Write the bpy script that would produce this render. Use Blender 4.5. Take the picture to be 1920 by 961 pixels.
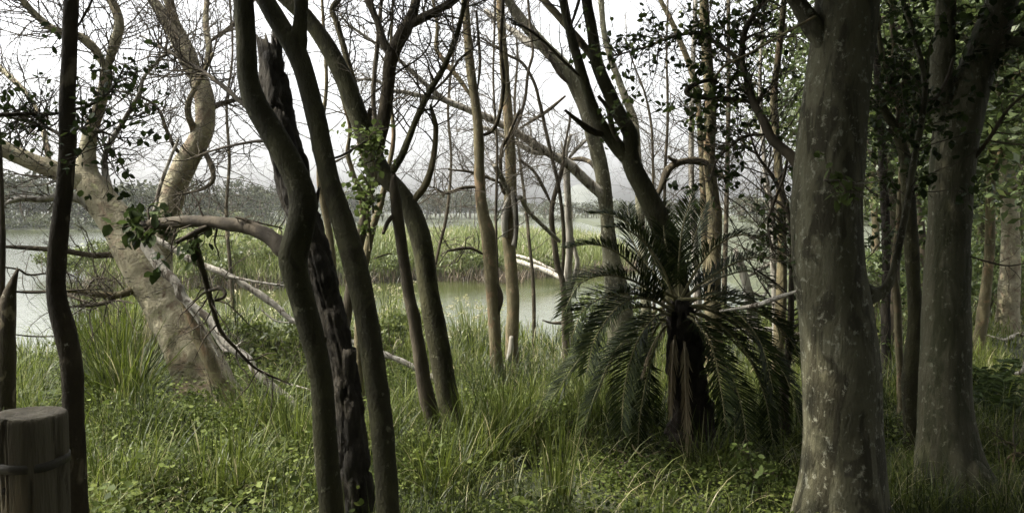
import bpy, math, random
import numpy as np

# ------------------------------------------------------------------ camera, sky, sun, exposure
for o in list(bpy.data.objects):
    bpy.data.objects.remove(o, do_unlink=True)
S = bpy.context.scene
COL = S.collection
FPX, W0, H0 = 1507.0, 1920.0, 961.0
PITCH = math.atan((480.5 - 395.0) / FPX)
EYE = np.array([0.0, 0.0, 3.0])
cam_d = bpy.data.cameras.new('camera')
cam_d.sensor_width = 36.0
cam_d.lens = 36.0 * FPX / W0
cam_d.clip_start, cam_d.clip_end = 0.05, 3000.0
cam = bpy.data.objects.new('camera', cam_d)
COL.objects.link(cam)
cam.location = EYE
cam.rotation_euler = (math.pi / 2 - PITCH, 0, 0)
S.camera = cam

SUN_EL, SUN_AZ = math.radians(56), math.radians(-90)      # azimuth measured from +Y, negative = to the left
SUN_STRENGTH, SKY_STRENGTH, EXPOSURE = 5.0, 0.15, 0.85
w = bpy.data.worlds.new('World')
S.world = w
w.use_nodes = True
nt = w.node_tree
bg = nt.nodes['Background']
sky = nt.nodes.new('ShaderNodeTexSky')
sky.sky_type = 'NISHITA'
sky.sun_disc = False
sky.sun_elevation = SUN_EL
sky.sun_rotation = SUN_AZ
sky.dust_density = 6.0
sky.air_density = 1.0
sky.ozone_density = 1.0
hs = nt.nodes.new('ShaderNodeHueSaturation')
hs.inputs['Saturation'].default_value = 0.12            # a thin bright overcast veil takes the blue out of the sky
hs.inputs['Value'].default_value = 2.3
nt.links.new(sky.outputs[0], hs.inputs['Color'])
nt.links.new(hs.outputs[0], bg.inputs['Color'])
bg.inputs['Strength'].default_value = SKY_STRENGTH
sl = bpy.data.lights.new('sun', 'SUN')
sl.energy = SUN_STRENGTH
sl.angle = math.radians(0.6)
sl.color = (1.0, 0.94, 0.82)
sun = bpy.data.objects.new('sun', sl)
COL.objects.link(sun)
sun.rotation_euler = (math.pi / 2 - SUN_EL, 0, math.pi - SUN_AZ)
sun.location = (-20, 5, 40)
S.view_settings.view_transform = 'Standard'
S.view_settings.look = 'None'
S.view_settings.exposure = EXPOSURE
S.view_settings.gamma = 1.0
S.render.engine = 'CYCLES'
S.cycles.max_bounces = 7
S.cycles.diffuse_bounces = 3
S.cycles.glossy_bounces = 3
S.cycles.transmission_bounces = 3
S.cycles.volume_bounces = 1
S.cycles.transparent_max_bounces = 8
S.cycles.use_denoising = True
S.cycles.sample_clamp_indirect = 6.0

rng = np.random.default_rng(11)
random.seed(5)

# ------------------------------------------------------------------ helpers: picture -> place, terrain, noise
def P(px, py, d):
    x = (px - W0 / 2) / FPX
    yu = -(py - H0 / 2) / FPX
    c, s = math.cos(PITCH), math.sin(PITCH)
    v = np.array([x, c + yu * s, -s + yu * c])
    return EYE + v * (d / v[1])

def _hash(ix, iy, iz, seed):
    h = (ix * 374761393 + iy * 668265263 + iz * 2147483647 + seed * 974634777) & 0xFFFFFFFF
    h = ((h ^ (h >> 13)) * 1274126177) & 0xFFFFFFFF
    h = h ^ (h >> 16)
    return (h & 0xFFFF) / 65535.0

def noise3(p, scale=1.0, seed=0):
    p = np.asarray(p, float) * scale
    i = np.floor(p).astype(np.int64)
    f = p - i
    f = f * f * (3 - 2 * f)
    out = 0
    for dx in (0, 1):
        for dy in (0, 1):
            for dz in (0, 1):
                wgt = (f[..., 0] if dx else 1 - f[..., 0]) * (f[..., 1] if dy else 1 - f[..., 1]) * (f[..., 2] if dz else 1 - f[..., 2])
                out = out + wgt * _hash(i[..., 0] + dx, i[..., 1] + dy, i[..., 2] + dz, seed)
    return out * 2 - 1

def noise2(x, y, scale, seed=0):
    p = np.stack([np.asarray(x, float), np.asarray(y, float), np.zeros_like(np.asarray(x, float))], -1)
    return noise3(p, scale, seed)

def sstep(a, b, x):
    t = np.clip((x - a) / (b - a), 0, 1)
    return t * t * (3 - 2 * t)

A_PX = (np.array([-600, 0, 300, 450, 560, 700, 850, 1000, 1100, 1250, 1400, 1600, 2400]) - 960) / FPX
A_D = np.array([110, 125, 130, 150, 200, 245, 240, 215, 240, 200, 150, 120, 90])
def shore(x):                                     # near bank's edge
    return 18 + np.where(x < 0, 0.24, 0.5) * x + 1.4 * np.maximum(0, x - 6.3) ** 2
def far_shore(x, y):
    return np.interp(x / np.maximum(y, 1), A_PX, A_D)
def island(x, y):                                 # >0 inside the reed island
    n = noise2(x, y, 0.22, 3) * 1.6
    front = np.interp(x, [-19.5, -17, -9, -3, 2, 7], [41, 32, 31, 33.5, 35, 40])
    back = np.interp(x, [-19.5, -15, -8, 0, 7], [43, 54, 60, 66, 48])
    return np.minimum(np.minimum(y - front, back - y), np.minimum(x + 19.5, 6.8 - x) * 1.5) + n
def g(x, y):
    x = np.asarray(x, float); y = np.asarray(y, float)
    ys = shore(x)
    yy = np.clip(y, -20, 60)
    inland = np.maximum(0.72, 1.25 - 0.045 * yy) + 0.05 * noise2(x, y, 0.6, 1) + 0.03 * noise2(x, y, 1.7, 2)
    t = np.clip((ys - y) / 8.0, 0, 1)
    z = np.where(y < ys, -0.05 + (t * t * (3 - 2 * t)) * (inland + 0.05), np.maximum(-1.2, -0.05 - 0.12 * (y - ys)))
    isl = island(x, y)
    z = np.where(y > 28, np.maximum(z, np.clip(isl * 0.25 - 0.1, -1.2, 0.3)), z)
    yf = far_shore(x, y)
    z = np.where(y > 85, np.maximum(z, np.clip((y - yf) * 0.12, -1.2, 0.8)), z)
    return z
def gz(x, y):
    return float(g(np.array([x]), np.array([y]))[0])
def ground_at(px, py):
    lo, hi = 1.5, 60.0
    for d in np.arange(1.5, 60, 0.05):
        p = P(px, py, d)
        if p[2] <= gz(p[0], p[1]):
            return p
    return P(px, py, 20)

# ------------------------------------------------------------------ helpers: geometry
class Geo:
    def __init__(self):
        self.v, self.f4, self.f3, self.t, self.n = [], [], [], [], 0
    def add(self, v, f4=None, f3=None, tint=None):
        v = np.asarray(v, float).reshape(-1, 3)
        self.v.append(v)
        if f4 is not None and len(f4): self.f4.append(np.asarray(f4, np.int64) + self.n)
        if f3 is not None and len(f3): self.f3.append(np.asarray(f3, np.int64) + self.n)
        self.t.append(np.full(len(v), 0.5) if tint is None else np.broadcast_to(np.asarray(tint, float), (len(v),)))
        self.n += len(v)
    def mesh(self, name, origin=(0, 0, 0), smooth=True):
        V = np.concatenate(self.v) - np.asarray(origin)
        q = np.concatenate(self.f4) if self.f4 else np.zeros((0, 4), np.int64)
        t = np.concatenate(self.f3) if self.f3 else np.zeros((0, 3), np.int64)
        me = bpy.data.meshes.new(name)
        me.vertices.add(len(V)); me.vertices.foreach_set('co', V.astype(np.float32).ravel())
        me.loops.add(q.size + t.size)
        me.loops.foreach_set('vertex_index', np.concatenate([q.ravel(), t.ravel()]).astype(np.int32))
        me.polygons.add(len(q) + len(t))
        st = np.concatenate([np.arange(len(q)) * 4, q.size + np.arange(len(t)) * 3]).astype(np.int32)
        me.polygons.foreach_set('loop_start', st)
        me.update(calc_edges=True)
        me.polygons.foreach_set('use_smooth', np.full(len(q) + len(t), smooth))
        a = me.attributes.new('tint', 'FLOAT', 'POINT')
        a.data.foreach_set('value', np.concatenate(self.t).astype(np.float32))
        return me

def catmull(A, spacing):
    A = np.asarray(A, float)
    if len(A) == 2:
        n = max(2, int(np.linalg.norm(A[1, :3] - A[0, :3]) / spacing) + 1)
        t = np.linspace(0, 1, n)[:, None]
        return A[0] * (1 - t) + A[1] * t
    Q = np.vstack([2 * A[0] - A[1], A, 2 * A[-1] - A[-2]])
    out = []
    for i in range(1, len(Q) - 2):
        p0, p1, p2, p3 = Q[i - 1:i + 3]
        n = max(1, int(math.ceil(np.linalg.norm((p2 - p1)[:3]) / spacing)))
        t = (np.arange(n) / n)[:, None]
        out.append(0.5 * (2 * p1 + (p2 - p0) * t + (2 * p0 - 5 * p1 + 4 * p2 - p3) * t ** 2 + (3 * p1 - p0 - 3 * p2 + p3) * t ** 3))
    out.append(A[-1:])
    R = np.vstack(out)
    if R.shape[1] > 3:
        R[:, 3] = np.maximum(R[:, 3], A[:, 3].min() * 0.6)
    return R

def frames(pts):
    T = np.gradient(pts, axis=0)
    T /= np.linalg.norm(T, axis=1)[:, None] + 1e-9
    N = np.zeros_like(T)
    ref = np.array([1.0, 0, 0]) if abs(T[0, 0]) < 0.8 else np.array([0, 1.0, 0])
    n = np.cross(T[0], ref); n /= np.linalg.norm(n)
    for i in range(len(T)):
        n = n - T[i] * n.dot(T[i]); n /= np.linalg.norm(n) + 1e-9
        N[i] = n
    return T, N, np.cross(T, N)

def tube(geo, A, sides=14, spacing=None, rough=0.05, seed=0, flare=0.0, lobes=5, jag=0.0, ridge=0.0, cap0=False, smoothed=False):
    A = np.asarray(A, float)
    if spacing is None:
        spacing = max(0.01, A[:, 3].mean() * 0.9)
    C = A if smoothed else catmull(A, spacing)
    pts, r = C[:, :3], C[:, 3].copy()
    T, N, B = frames(pts)
    n = len(pts)
    th = np.linspace(0, 2 * math.pi, sides, endpoint=False)
    dirs = N[:, None, :] * np.cos(th)[None, :, None] + B[:, None, :] * np.sin(th)[None, :, None]
    R = np.repeat(r[:, None], sides, 1)
    if rough:
        q = pts[:, None, :] + dirs * R[..., None]
        sc = 0.55 / max(r.mean(), 1e-3)
        R = R * (1 + rough * (noise3(q, sc * .6, seed + 3) + .8 * noise3(q, sc * 1.3, seed) + 0.45 * noise3(q, sc * 3.1, seed + 1)))
    if flare:
        h = np.linalg.norm(np.diff(pts, axis=0), axis=1)
        s = np.concatenate([[0], np.cumsum(h)])
        fl = flare * np.exp(-s / (r[0] * 1.2))[:, None] * (0.35 + 0.65 * (0.5 + 0.5 * np.cos(lobes * th + seed)) ** 1.5)[None]
        R = R * (1 + fl)
    if ridge:
        s = np.concatenate([[0], np.cumsum(np.linalg.norm(np.diff(pts, axis=0), axis=1))])
        cyl = np.stack([np.cos(th)[None] * r.mean() + 0 * s[:, None], np.sin(th)[None] * r.mean() + 0 * s[:, None], s[:, None] * 0.28 + 0 * th[None]], -1)
        a = np.abs(noise3(cyl, 34, seed + 7)) ; b = np.abs(noise3(cyl * np.array([1, 1, 1.6]), 70, seed + 8))
        R = R * (1 + ridge * (a * 1.3 + b * 0.6 - 0.7)) - ridge * r.mean() * 0.9 * (np.abs(noise3(cyl, 15, seed + 9)) < 0.07)
    V = pts[:, None, :] + dirs * R[..., None]
    if jag:
        e = (rng.random(sides) ** 1.5) * jag
        e = (e + np.roll(e, 1) * .6) / 1.6
        V[-1] += T[-1] * e[:, None]
    idx = np.arange(n * sides).reshape(n, sides)
    a, b = idx[:-1], idx[1:]
    f = np.stack([a, np.roll(a, -1, 1), np.roll(b, -1, 1), b], -1).reshape(-1, 4)
    V = V.reshape(-1, 3)
    tips = [pts[-1] + T[-1] * (r[-1] * (0.3 if not jag else -0.6))]
    f3 = [[idx[-1, j], idx[-1, (j + 1) % sides], n * sides] for j in range(sides)]
    if cap0:
        tips.append(pts[0] - T[0] * r[0] * 0.1)
        f3 += [[idx[0, (j + 1) % sides], idx[0, j], n * sides + 1] for j in range(sides)]
    geo.add(np.vstack([V, tips]), f, f3)
    return C

def batch_tubes(geo, pts, rad, sides=3, tint=None):
    n, K, _ = pts.shape
    T = np.gradient(pts, axis=1)
    T /= np.linalg.norm(T, axis=2, keepdims=True) + 1e-9
    ref = np.zeros_like(T); ref[..., 2] = 1
    vert = np.abs(T[..., 2]) > 0.9
    ref[vert] = (1, 0, 0)
    N = np.cross(T, ref); N /= np.linalg.norm(N, axis=2, keepdims=True) + 1e-9
    B = np.cross(T, N)
    th = np.linspace(0, 2 * math.pi, sides, endpoint=False)
    V = pts[:, :, None, :] + (N[:, :, None, :] * np.cos(th)[None, None, :, None] + B[:, :, None, :] * np.sin(th)[None, None, :, None]) * rad[:, :, None, None]
    idx = np.arange(n * K * sides).reshape(n, K, sides)
    a, b = idx[:, :-1], idx[:, 1:]
    f = np.stack([a, np.roll(a, -1, 2), np.roll(b, -1, 2), b], -1).reshape(-1, 4)
    geo.add(V.reshape(-1, 3), f, tint=None if tint is None else np.repeat(tint, K * sides))

def unit(v):
    return v / (np.linalg.norm(v, axis=-1, keepdims=True) + 1e-9)

def grow(starts, dirs, lens, K=6, wander=0.35, pull=(0, 0, 0.1)):
    n = len(starts)
    pts = np.zeros((n, K, 3)); pts[:, 0] = starts
    d = unit(dirs)
    step = (lens / (K - 1))[:, None]
    for k in range(1, K):
        d = unit(d + rng.normal(0, wander, (n, 3)) + np.asarray(pull))
        pts[:, k] = pts[:, k - 1] + d * step
    return pts

def side_dirs(T, spread=1.0, up=0.2):
    n = len(T)
    r = rng.normal(0, 1, (n, 3))
    r = unit(r - T * (r * T).sum(1, keepdims=True))
    return unit(T * 0.55 + r * spread + np.array([0, 0, up]))

def twigs(geo, C, n1, L1=1.0, r1=0.009, n2=6, n3=4, lo=0.3, hi=1.0, up=0.15, pull=(0, 0, 0.05), wander=0.3, ends=None):
    """twig tracery off a smoothed stem C (xyz r); returns the ends of the finest twigs"""
    pts = C[:, :3]
    T = unit(np.gradient(pts, axis=0))
    i = (rng.uniform(lo, hi, n1) * (len(pts) - 1)).astype(int)
    L = L1 * rng.uniform(0.5, 1.25, n1)
    p1 = grow(pts[i], side_dirs(T[i], 1.0, up), L, 8, wander * 0.7, pull)
    rad = np.minimum(r1, C[i, 3] * 0.7)[:, None] * np.linspace(1, 0.35, 8)[None]
    batch_tubes(geo, p1, rad, 4)
    out = p1
    if n2:
        j = np.repeat(np.arange(n1), n2); k = rng.integers(1, 8, n1 * n2)
        T2 = unit(p1[j, k] - p1[j, np.maximum(k - 1, 0)])
        L2 = L[j] * rng.uniform(0.25, 0.6, len(j))
        p2 = grow(p1[j, k], side_dirs(T2, 0.9, up), L2, 6, wander, pull)
        batch_tubes(geo, p2, (rad[j, k] * 0.6)[:, None] * np.linspace(1, 0.4, 6)[None], 3)
        out = p2
        if n3:
            j3 = np.repeat(np.arange(len(p2)), n3); k3 = rng.integers(1, 6, len(j3))
            T3 = unit(p2[j3, k3] - p2[j3, k3 - 1])
            L3 = L2[j3] * rng.uniform(0.3, 0.65, len(j3))
            p3 = grow(p2[j3, k3], side_dirs(T3, 0.9, up), L3, 5, wander, pull)
            r3 = np.full(len(j3), max(0.0011, r1 * 0.2))
            batch_tubes(geo, p3, r3[:, None] * np.linspace(1, 0.5, 5)[None], 3)
            out = p3
    return out

def leaves(geo, pos, size, tint=(0.2, 0.8), dirs=None, aspect=0.55, droop=0.4, fold=0.25):
    n = len(pos)
    if dirs is None:
        dirs = rng.normal(0, 1, (n, 3))
    d = unit(dirs + rng.normal(0, 0.5, (n, 3)) + np.array([0, 0, -droop]))
    up = unit(rng.normal(0, 0.5, (n, 3)) + np.array([0, 0, 1.0]))
    s = unit(np.cross(d, up)); nn = np.cross(s, d)
    L = (size * rng.uniform(0.6, 1.25, n))[:, None]
    wv = L * aspect * 0.5
    p = pos
    v = np.stack([p, p + d * L * .3 + s * wv + nn * L * fold * .3, p + d * L * .68 + s * wv * .85 + nn * L * fold * .3, p + d * L,
                  p + d * L * .68 - s * wv * .85 + nn * L * fold * .3, p + d * L * .3 - s * wv + nn * L * fold * .3], 1)
    b = (np.arange(n) * 6)[:, None]
    f = np.concatenate([b + np.array([0, 1, 2, 3]), b + np.array([0, 3, 4, 5])])
    geo.add(v.reshape(-1, 3), f, tint=np.repeat(rng.uniform(tint[0], tint[1], n), 6))

def cards(geo, pos, size, tint=(0.2, 0.8), flat=0.0):
    n = len(pos)
    a = unit(rng.normal(0, 1, (n, 3)) * np.array([1, 1, 1 - flat])); b = unit(np.cross(a, rng.normal(0, 1, (n, 3))))
    s = (size * rng.uniform(0.5, 1.3, n))[:, None]
    v = np.stack([pos - a * s, pos + b * s * .45, pos + a * s, pos - b * s * .45], 1)
    geo.add(v.reshape(-1, 3), np.arange(n * 4).reshape(n, 4), tint=np.repeat(np.clip(rng.normal((tint[0] + tint[1]) / 2, (tint[1] - tint[0]) / 3, n), 0, 1), 4))

def blades(geo, base, length, width, lean, az, tint, K=5, curl=1.0):
    """ribbon blades: base (n,3); lean = how far the tip bends from upright (rad)"""
    n = len(base)
    t = np.linspace(0, 1, K)[None]
    ang = lean[:, None] * (0.25 + 0.75 * t ** 1.3) * curl
    ds = length[:, None] / (K - 1)
    dh = np.sin(ang) * ds; dz = np.cos(ang) * ds
    h = np.concatenate([np.zeros((n, 1)), np.cumsum(dh[:, 1:], 1)], 1)
    z = np.concatenate([np.zeros((n, 1)), np.cumsum(dz[:, 1:], 1)], 1)
    c = base[:, None, :] + np.stack([h * np.cos(az)[:, None], h * np.sin(az)[:, None], z], -1)
    tw = az + math.pi / 2 + rng.normal(0, 0.5, n)
    sd = np.stack([np.cos(tw), np.sin(tw), np.zeros(n)], -1)[:, None, :]
    wd = (width[:, None] * np.array([0.7, 1.0, 0.9, 0.6, 0.08])[None] if K == 5 else width[:, None] * np.linspace(1, 0.1, K)[None])[..., None] * 0.5
    V = np.stack([c - sd * wd, c + sd * wd], 2)
    idx = np.arange(n * K * 2).reshape(n, K, 2)
    f = np.stack([idx[:, :-1, 0], idx[:, :-1, 1], idx[:, 1:, 1], idx[:, 1:, 0]], -1).reshape(-1, 4)
    geo.add(V.reshape(-1, 3), f, tint=np.repeat(tint, K * 2))
    return c

# ------------------------------------------------------------------ helpers: objects
def tag(o, label, cat, group=None, kind=None):
    o['label'] = label; o['category'] = cat
    if group: o['group'] = group
    if kind: o['kind'] = kind
    return o
def root(name, loc, label, cat, group=None):
    o = bpy.data.objects.new(name, None); COL.objects.link(o)
    o.location = loc; o.empty_display_size = 0.1
    o['_o'] = [float(c) for c in loc]
    return tag(o, label, cat, group)
def part(parent, name, geo, m, label=None, smooth=True, kind=None, origin=None):
    org = origin if origin is not None else parent['_o']
    o = bpy.data.objects.new(name, geo.mesh(name, list(org), smooth)); COL.objects.link(o)
    o.parent = parent
    o.data.materials.append(m)
    o['_o'] = list(org)
    if label: o['label'] = label
    if name in ('twigs', 'sprays', 'foliage', 'climber', 'shoot_leaves', 'stems'): kind = 'stuff'
    if kind: o['kind'] = kind
    return o
def single(name, geo, m, loc=(0, 0, 0), smooth=True):
    o = bpy.data.objects.new(name, geo.mesh(name, loc, smooth)); COL.objects.link(o)
    o.location = loc
    o.data.materials.append(m)
    return o

# ------------------------------------------------------------------ materials
def new_mat(name):
    m = bpy.data.materials.new(name); m.use_nodes = True
    n = m.node_tree.nodes
    for x in list(n):
        if x.type != 'OUTPUT_MATERIAL': n.remove(x)
    return m, m.node_tree, n, m.node_tree.links, n['Material Output']
def ramp(n, stops, interp='LINEAR'):
    r = n.new('ShaderNodeValToRGB'); cr = r.color_ramp; cr.interpolation = interp
    while len(cr.elements) < len(stops): cr.elements.new(0.5)
    for e, (p, c) in zip(cr.elements, stops):
        e.position = p; e.color = (*c, 1)
    return r
def noise(n, l, vec, scale, detail=5, rough=0.6, dist=0.0):
    t = n.new('ShaderNodeTexNoise'); t.inputs['Scale'].default_value = scale; t.inputs['Detail'].default_value = detail
    t.inputs['Roughness'].default_value = rough; t.inputs['Distortion'].default_value = dist
    if vec is not None: l.new(vec, t.inputs['Vector'])
    return t
def mapped(n, l, scale=(1, 1, 1)):
    tc = n.new('ShaderNodeTexCoord'); mp = n.new('ShaderNodeMapping'); mp.inputs['Scale'].default_value = scale
    l.new(tc.outputs['Object'], mp.inputs['Vector'])
    return mp.outputs[0]
def mixc(n, l, fac, a, b):
    m = n.new('ShaderNodeMix'); m.data_type = 'RGBA'
    if isinstance(fac, float): m.inputs[0].default_value = fac
    else: l.new(fac, m.inputs[0])
    for k, x in ((6, a), (7, b)):
        if isinstance(x, tuple): m.inputs[k].default_value = (*x, 1)
        else: l.new(x, m.inputs[k])
    return m.outputs[2]

def bark(name, dark, mid, light, patch=None, patch_amt=0.6, scale=3.0, bump=0.35, fine=60, lichen=None, lichen_at=0.62, scars=0.0, stretch=0.45, rough=0.85, soft=0.0, lichen_scale=17):
    m, t, n, l, out = new_mat(name)
    v = mapped(n, l, (1, 1, stretch))
    n1 = noise(n, l, v, scale, 8, 0.65, 0.4)
    r = ramp(n, [(0.28, dark), (0.5, mid), (0.72, light)])
    l.new(n1.outputs[0], r.inputs[0])
    col = r.outputs[0]
    if patch:
        n2 = noise(n, l, v, scale * 1.7, 4, 0.55, 0.8)
        r2 = ramp(n, [(patch_amt - 0.04 - soft, (0, 0, 0)), (patch_amt + 0.04 + soft, (1, 1, 1))]); l.new(n2.outputs[0], r2.inputs[0])
        col = mixc(n, l, r2.outputs[0], col, patch)
    if lichen:
        vo = noise(n, l, mapped(n, l, (1, 1, 0.8)), lichen_scale, 6, 0.7, 0.2)
        r3 = ramp(n, [(lichen_at - soft, (0, 0, 0)), (lichen_at + 0.05 + soft, (1, 1, 1))]); l.new(vo.outputs[0], r3.inputs[0])
        col = mixc(n, l, r3.outputs[0], col, lichen)
    h = noise(n, l, v, fine, 6, 0.65)
    h2 = noise(n, l, v, fine * 0.22, 5, 0.6, 0.6)
    ad = n.new('ShaderNodeMath'); ad.operation = 'ADD'; l.new(h.outputs[0], ad.inputs[0]); l.new(h2.outputs[0], ad.inputs[1])
    hh = ad.outputs[0]
    if scars:                                      # short dark leaf-scar rings across the bark
        v2 = mapped(n, l, (3.0, 3.0, 26.0))
        n4 = noise(n, l, v2, 2.0, 3, 0.6, 0.5)
        r4 = ramp(n, [(0.62, (0, 0, 0)), (0.67, (1, 1, 1))]); l.new(n4.outputs[0], r4.inputs[0])
        mu = n.new('ShaderNodeMath'); mu.operation = 'MULTIPLY'; mu.inputs[1].default_value = scars; l.new(r4.outputs[0], mu.inputs[0])
        col = mixc(n, l, mu.outputs[0], col, tuple(c * 0.35 for c in dark))
        sb = n.new('ShaderNodeMath'); sb.operation = 'SUBTRACT'; l.new(hh, sb.inputs[0]); l.new(mu.outputs[0], sb.inputs[1]); hh = sb.outputs[0]
    b = n.new('ShaderNodeBump'); b.inputs['Strength'].default_value = bump; b.inputs['Distance'].default_value = 0.02
    l.new(hh, b.inputs['Height'])
    p = n.new('ShaderNodeBsdfPrincipled'); p.inputs['Roughness'].default_value = rough; p.inputs['Specular IOR Level'].default_value = 0.25
    l.new(col, p.inputs['Base Color']); l.new(b.outputs[0], p.inputs['Normal']); l.new(p.outputs[0], out.inputs[0])
    return m

def leafy(name, stops, rough=0.5, trans=0.35, spec=0.4):
    m, t, n, l, out = new_mat(name)
    at = n.new('ShaderNodeAttribute'); at.attribute_name = 'tint'
    r = ramp(n, stops); l.new(at.outputs['Fac'], r.inputs[0])
    p = n.new('ShaderNodeBsdfPrincipled'); p.inputs['Roughness'].default_value = rough; p.inputs['Specular IOR Level'].default_value = spec
    l.new(r.outputs[0], p.inputs['Base Color'])
    tr = n.new('ShaderNodeBsdfTranslucent'); l.new(r.outputs[0], tr.inputs[0])
    mx = n.new('ShaderNodeMixShader'); mx.inputs[0].default_value = trans
    l.new(p.outputs[0], mx.inputs[1]); l.new(tr.outputs[0], mx.inputs[2]); l.new(mx.outputs[0], out.inputs[0])
    return m

M = {}
M['olive'] = bark('smooth_olive_bark', (.026, .0245, .0095), (.050, .047, .0195), (.086, .081, .037), scale=4.5, bump=1.0, fine=75, lichen=(.13, .125, .075), lichen_at=.6, patch=(.036, .033, .014), patch_amt=.56)
M['smoothgrey'] = bark('smooth_grey_bark', (.048, .045, .025), (.09, .085, .05), (.155, .148, .098), scale=5, bump=1.0, fine=60, lichen=(.21, .21, .145), lichen_at=.6, patch=(.05, .051, .024), patch_amt=.54, soft=.02, stretch=.28, lichen_scale=26)
M['mottled'] = bark('mottled_brown_bark', (.022, .017, .009), (.042, .033, .018), (.075, .06, .035), scale=6, bump=.8, fine=50, lichen=(.32, .30, .23), lichen_at=.65, patch=(.17, .14, .09), patch_amt=.62)
M['grey'] = bark('grey_lichened_bark', (.058, .054, .029), (.10, .095, .056), (.16, .152, .098), scale=5.5, bump=1.0, fine=60, lichen=(.25, .245, .18), lichen_at=.575, patch=(.046, .042, .023), patch_amt=.52, stretch=.3, lichen_scale=23, soft=.01)
M['pale'] = bark('pale_yellow_bark', (.10, .088, .057), (.25, .224, .145), (.46, .42, .295), scale=3.6, bump=1.0, fine=40, patch=(.17, .13, .085), patch_amt=.57, scars=.85, lichen=(.29, .285, .15), lichen_at=.6, soft=.03, lichen_scale=9, stretch=.7)
M['tan'] = bark('tan_bark', (.065, .054, .028), (.12, .101, .054), (.20, .175, .10), scale=5, bump=.7, fine=50, patch=(.2, .14, .08), patch_amt=.6, lichen=(.22, .225, .13), lichen_at=.62)
M['dead'] = bark('bleached_dead_wood', (.11, .098, .076), (.28, .26, .215), (.44, .415, .355), scale=8, bump=.9, fine=40, stretch=.16, patch=(.075, .06, .043), patch_amt=.57)
M['dark'] = bark('dark_branch_bark', (.035, .028, .018), (.062, .05, .032), (.10, .083, .055), scale=7, bump=.4, fine=60, stretch=.4)
M['rough'] = bark('rough_furrowed_bark', (.013, .011, .0075), (.029, .0245, .017), (.058, .05, .036), scale=12, bump=.9, fine=45, stretch=.35)
M['post'] = bark('weathered_post_wood', (.055, .047, .03), (.125, .108, .072), (.22, .198, .145), scale=6, bump=1.0, fine=26, stretch=.10, lichen=(.16, .15, .09), lichen_at=.66)
M['cut'] = bark('bleached_rail_wood', (.32, .27, .19), (.46, .40, .29), (.58, .52, .40), scale=5, bump=.4, fine=40, stretch=.5)
M['twig'] = bark('twig_bark', (.03, .025, .016), (.058, .048, .033), (.10, .086, .06), scale=3, bump=.1, fine=60)
M['palewig'] = bark('pale_twig_bark', (.05, .043, .03), (.09, .079, .058), (.15, .135, .10), scale=3, bump=.1, fine=60)
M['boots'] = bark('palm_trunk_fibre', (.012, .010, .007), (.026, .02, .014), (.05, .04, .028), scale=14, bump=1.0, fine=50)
M['strap'] = bark('rusty_strap_metal', (.03, .027, .02), (.06, .054, .04), (.10, .09, .07), scale=9, bump=.25, fine=80, stretch=1, rough=.6)
M['leaf'] = leafy('broad_green_leaf', [(0, (.018, .027, .009)), (.5, (.036, .054, .016)), (.85, (.07, .098, .026)), (1, (.15, .17, .05))], .6, .28, .12)
M['sprig'] = leafy('fresh_green_leaf', [(0, (.05, .07, .02)), (.6, (.085, .115, .03)), (1, (.15, .19, .055))], .6, .35, .15)
M['canopy'] = leafy('canopy_leaf', [(0, (.015, .022, .008)), (.6, (.035, .055, .016)), (1, (.075, .105, .03))], .5, .25)
M['forest'] = leafy('forest_leaf', [(0, (.035, .05, .015)), (.5, (.075, .105, .03)), (1, (.15, .18, .055))], .5, .35)
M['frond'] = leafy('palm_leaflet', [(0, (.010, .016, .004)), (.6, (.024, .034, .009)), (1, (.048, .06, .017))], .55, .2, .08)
M['deadfrond'] = leafy('dead_palm_frond', [(0, (.20, .15, .085)), (1, (.38, .31, .2))], .6, .2)
M['rachis'] = bark('palm_rachis', (.09, .085, .04), (.17, .155, .075), (.26, .24, .13), scale=9, bump=.1)
M['grass'] = leafy('grass_blade', [(0, (.014, .021, .004)), (.45, (.066, .089, .014)), (.8, (.145, .175, .03)), (.93, (.16, .178, .055)), (1, (.34, .30, .17))], .45, .42, .3)
M['reed'] = leafy('reed_blade', [(0, (.045, .06, .015)), (.4, (.105, .132, .034)), (.8, (.18, .205, .062)), (.92, (.26, .24, .12)), (1, (.48, .43, .31))], .5, .4)
M['grassleaf'] = leafy('bank_leaf', [(0, (.03, .04, .011)), (.5, (.075, .095, .024)), (1, (.15, .17, .05))], .5, .4, .25)
M['cover'] = leafy('clover_leaf', [(0, (.028, .042, .009)), (.6, (.078, .104, .022)), (1, (.15, .18, .045))], .6, .35, .12)
M['bush'] = leafy('bush_leaf', [(0, (.03, .038, .011)), (.5, (.07, .09, .022)), (1, (.15, .17, .05))], .5, .35)
M['brush'] = leafy('dry_brush', [(0, (.035, .027, .016)), (.7, (.09, .07, .042)), (1, (.2, .155, .1))], .7, .1)
M['fartree'] = leafy('far_tree_leaf', [(0, (.016, .019, .009)), (.5, (.032, .037, .016)), (1, (.068, .076, .03))], .7, .08, .1)
M['farbush'] = leafy('far_bush_leaf', [(0, (.03, .037, .014)), (.5, (.06, .072, .024)), (1, (.13, .145, .05))], .6, .25)

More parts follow.
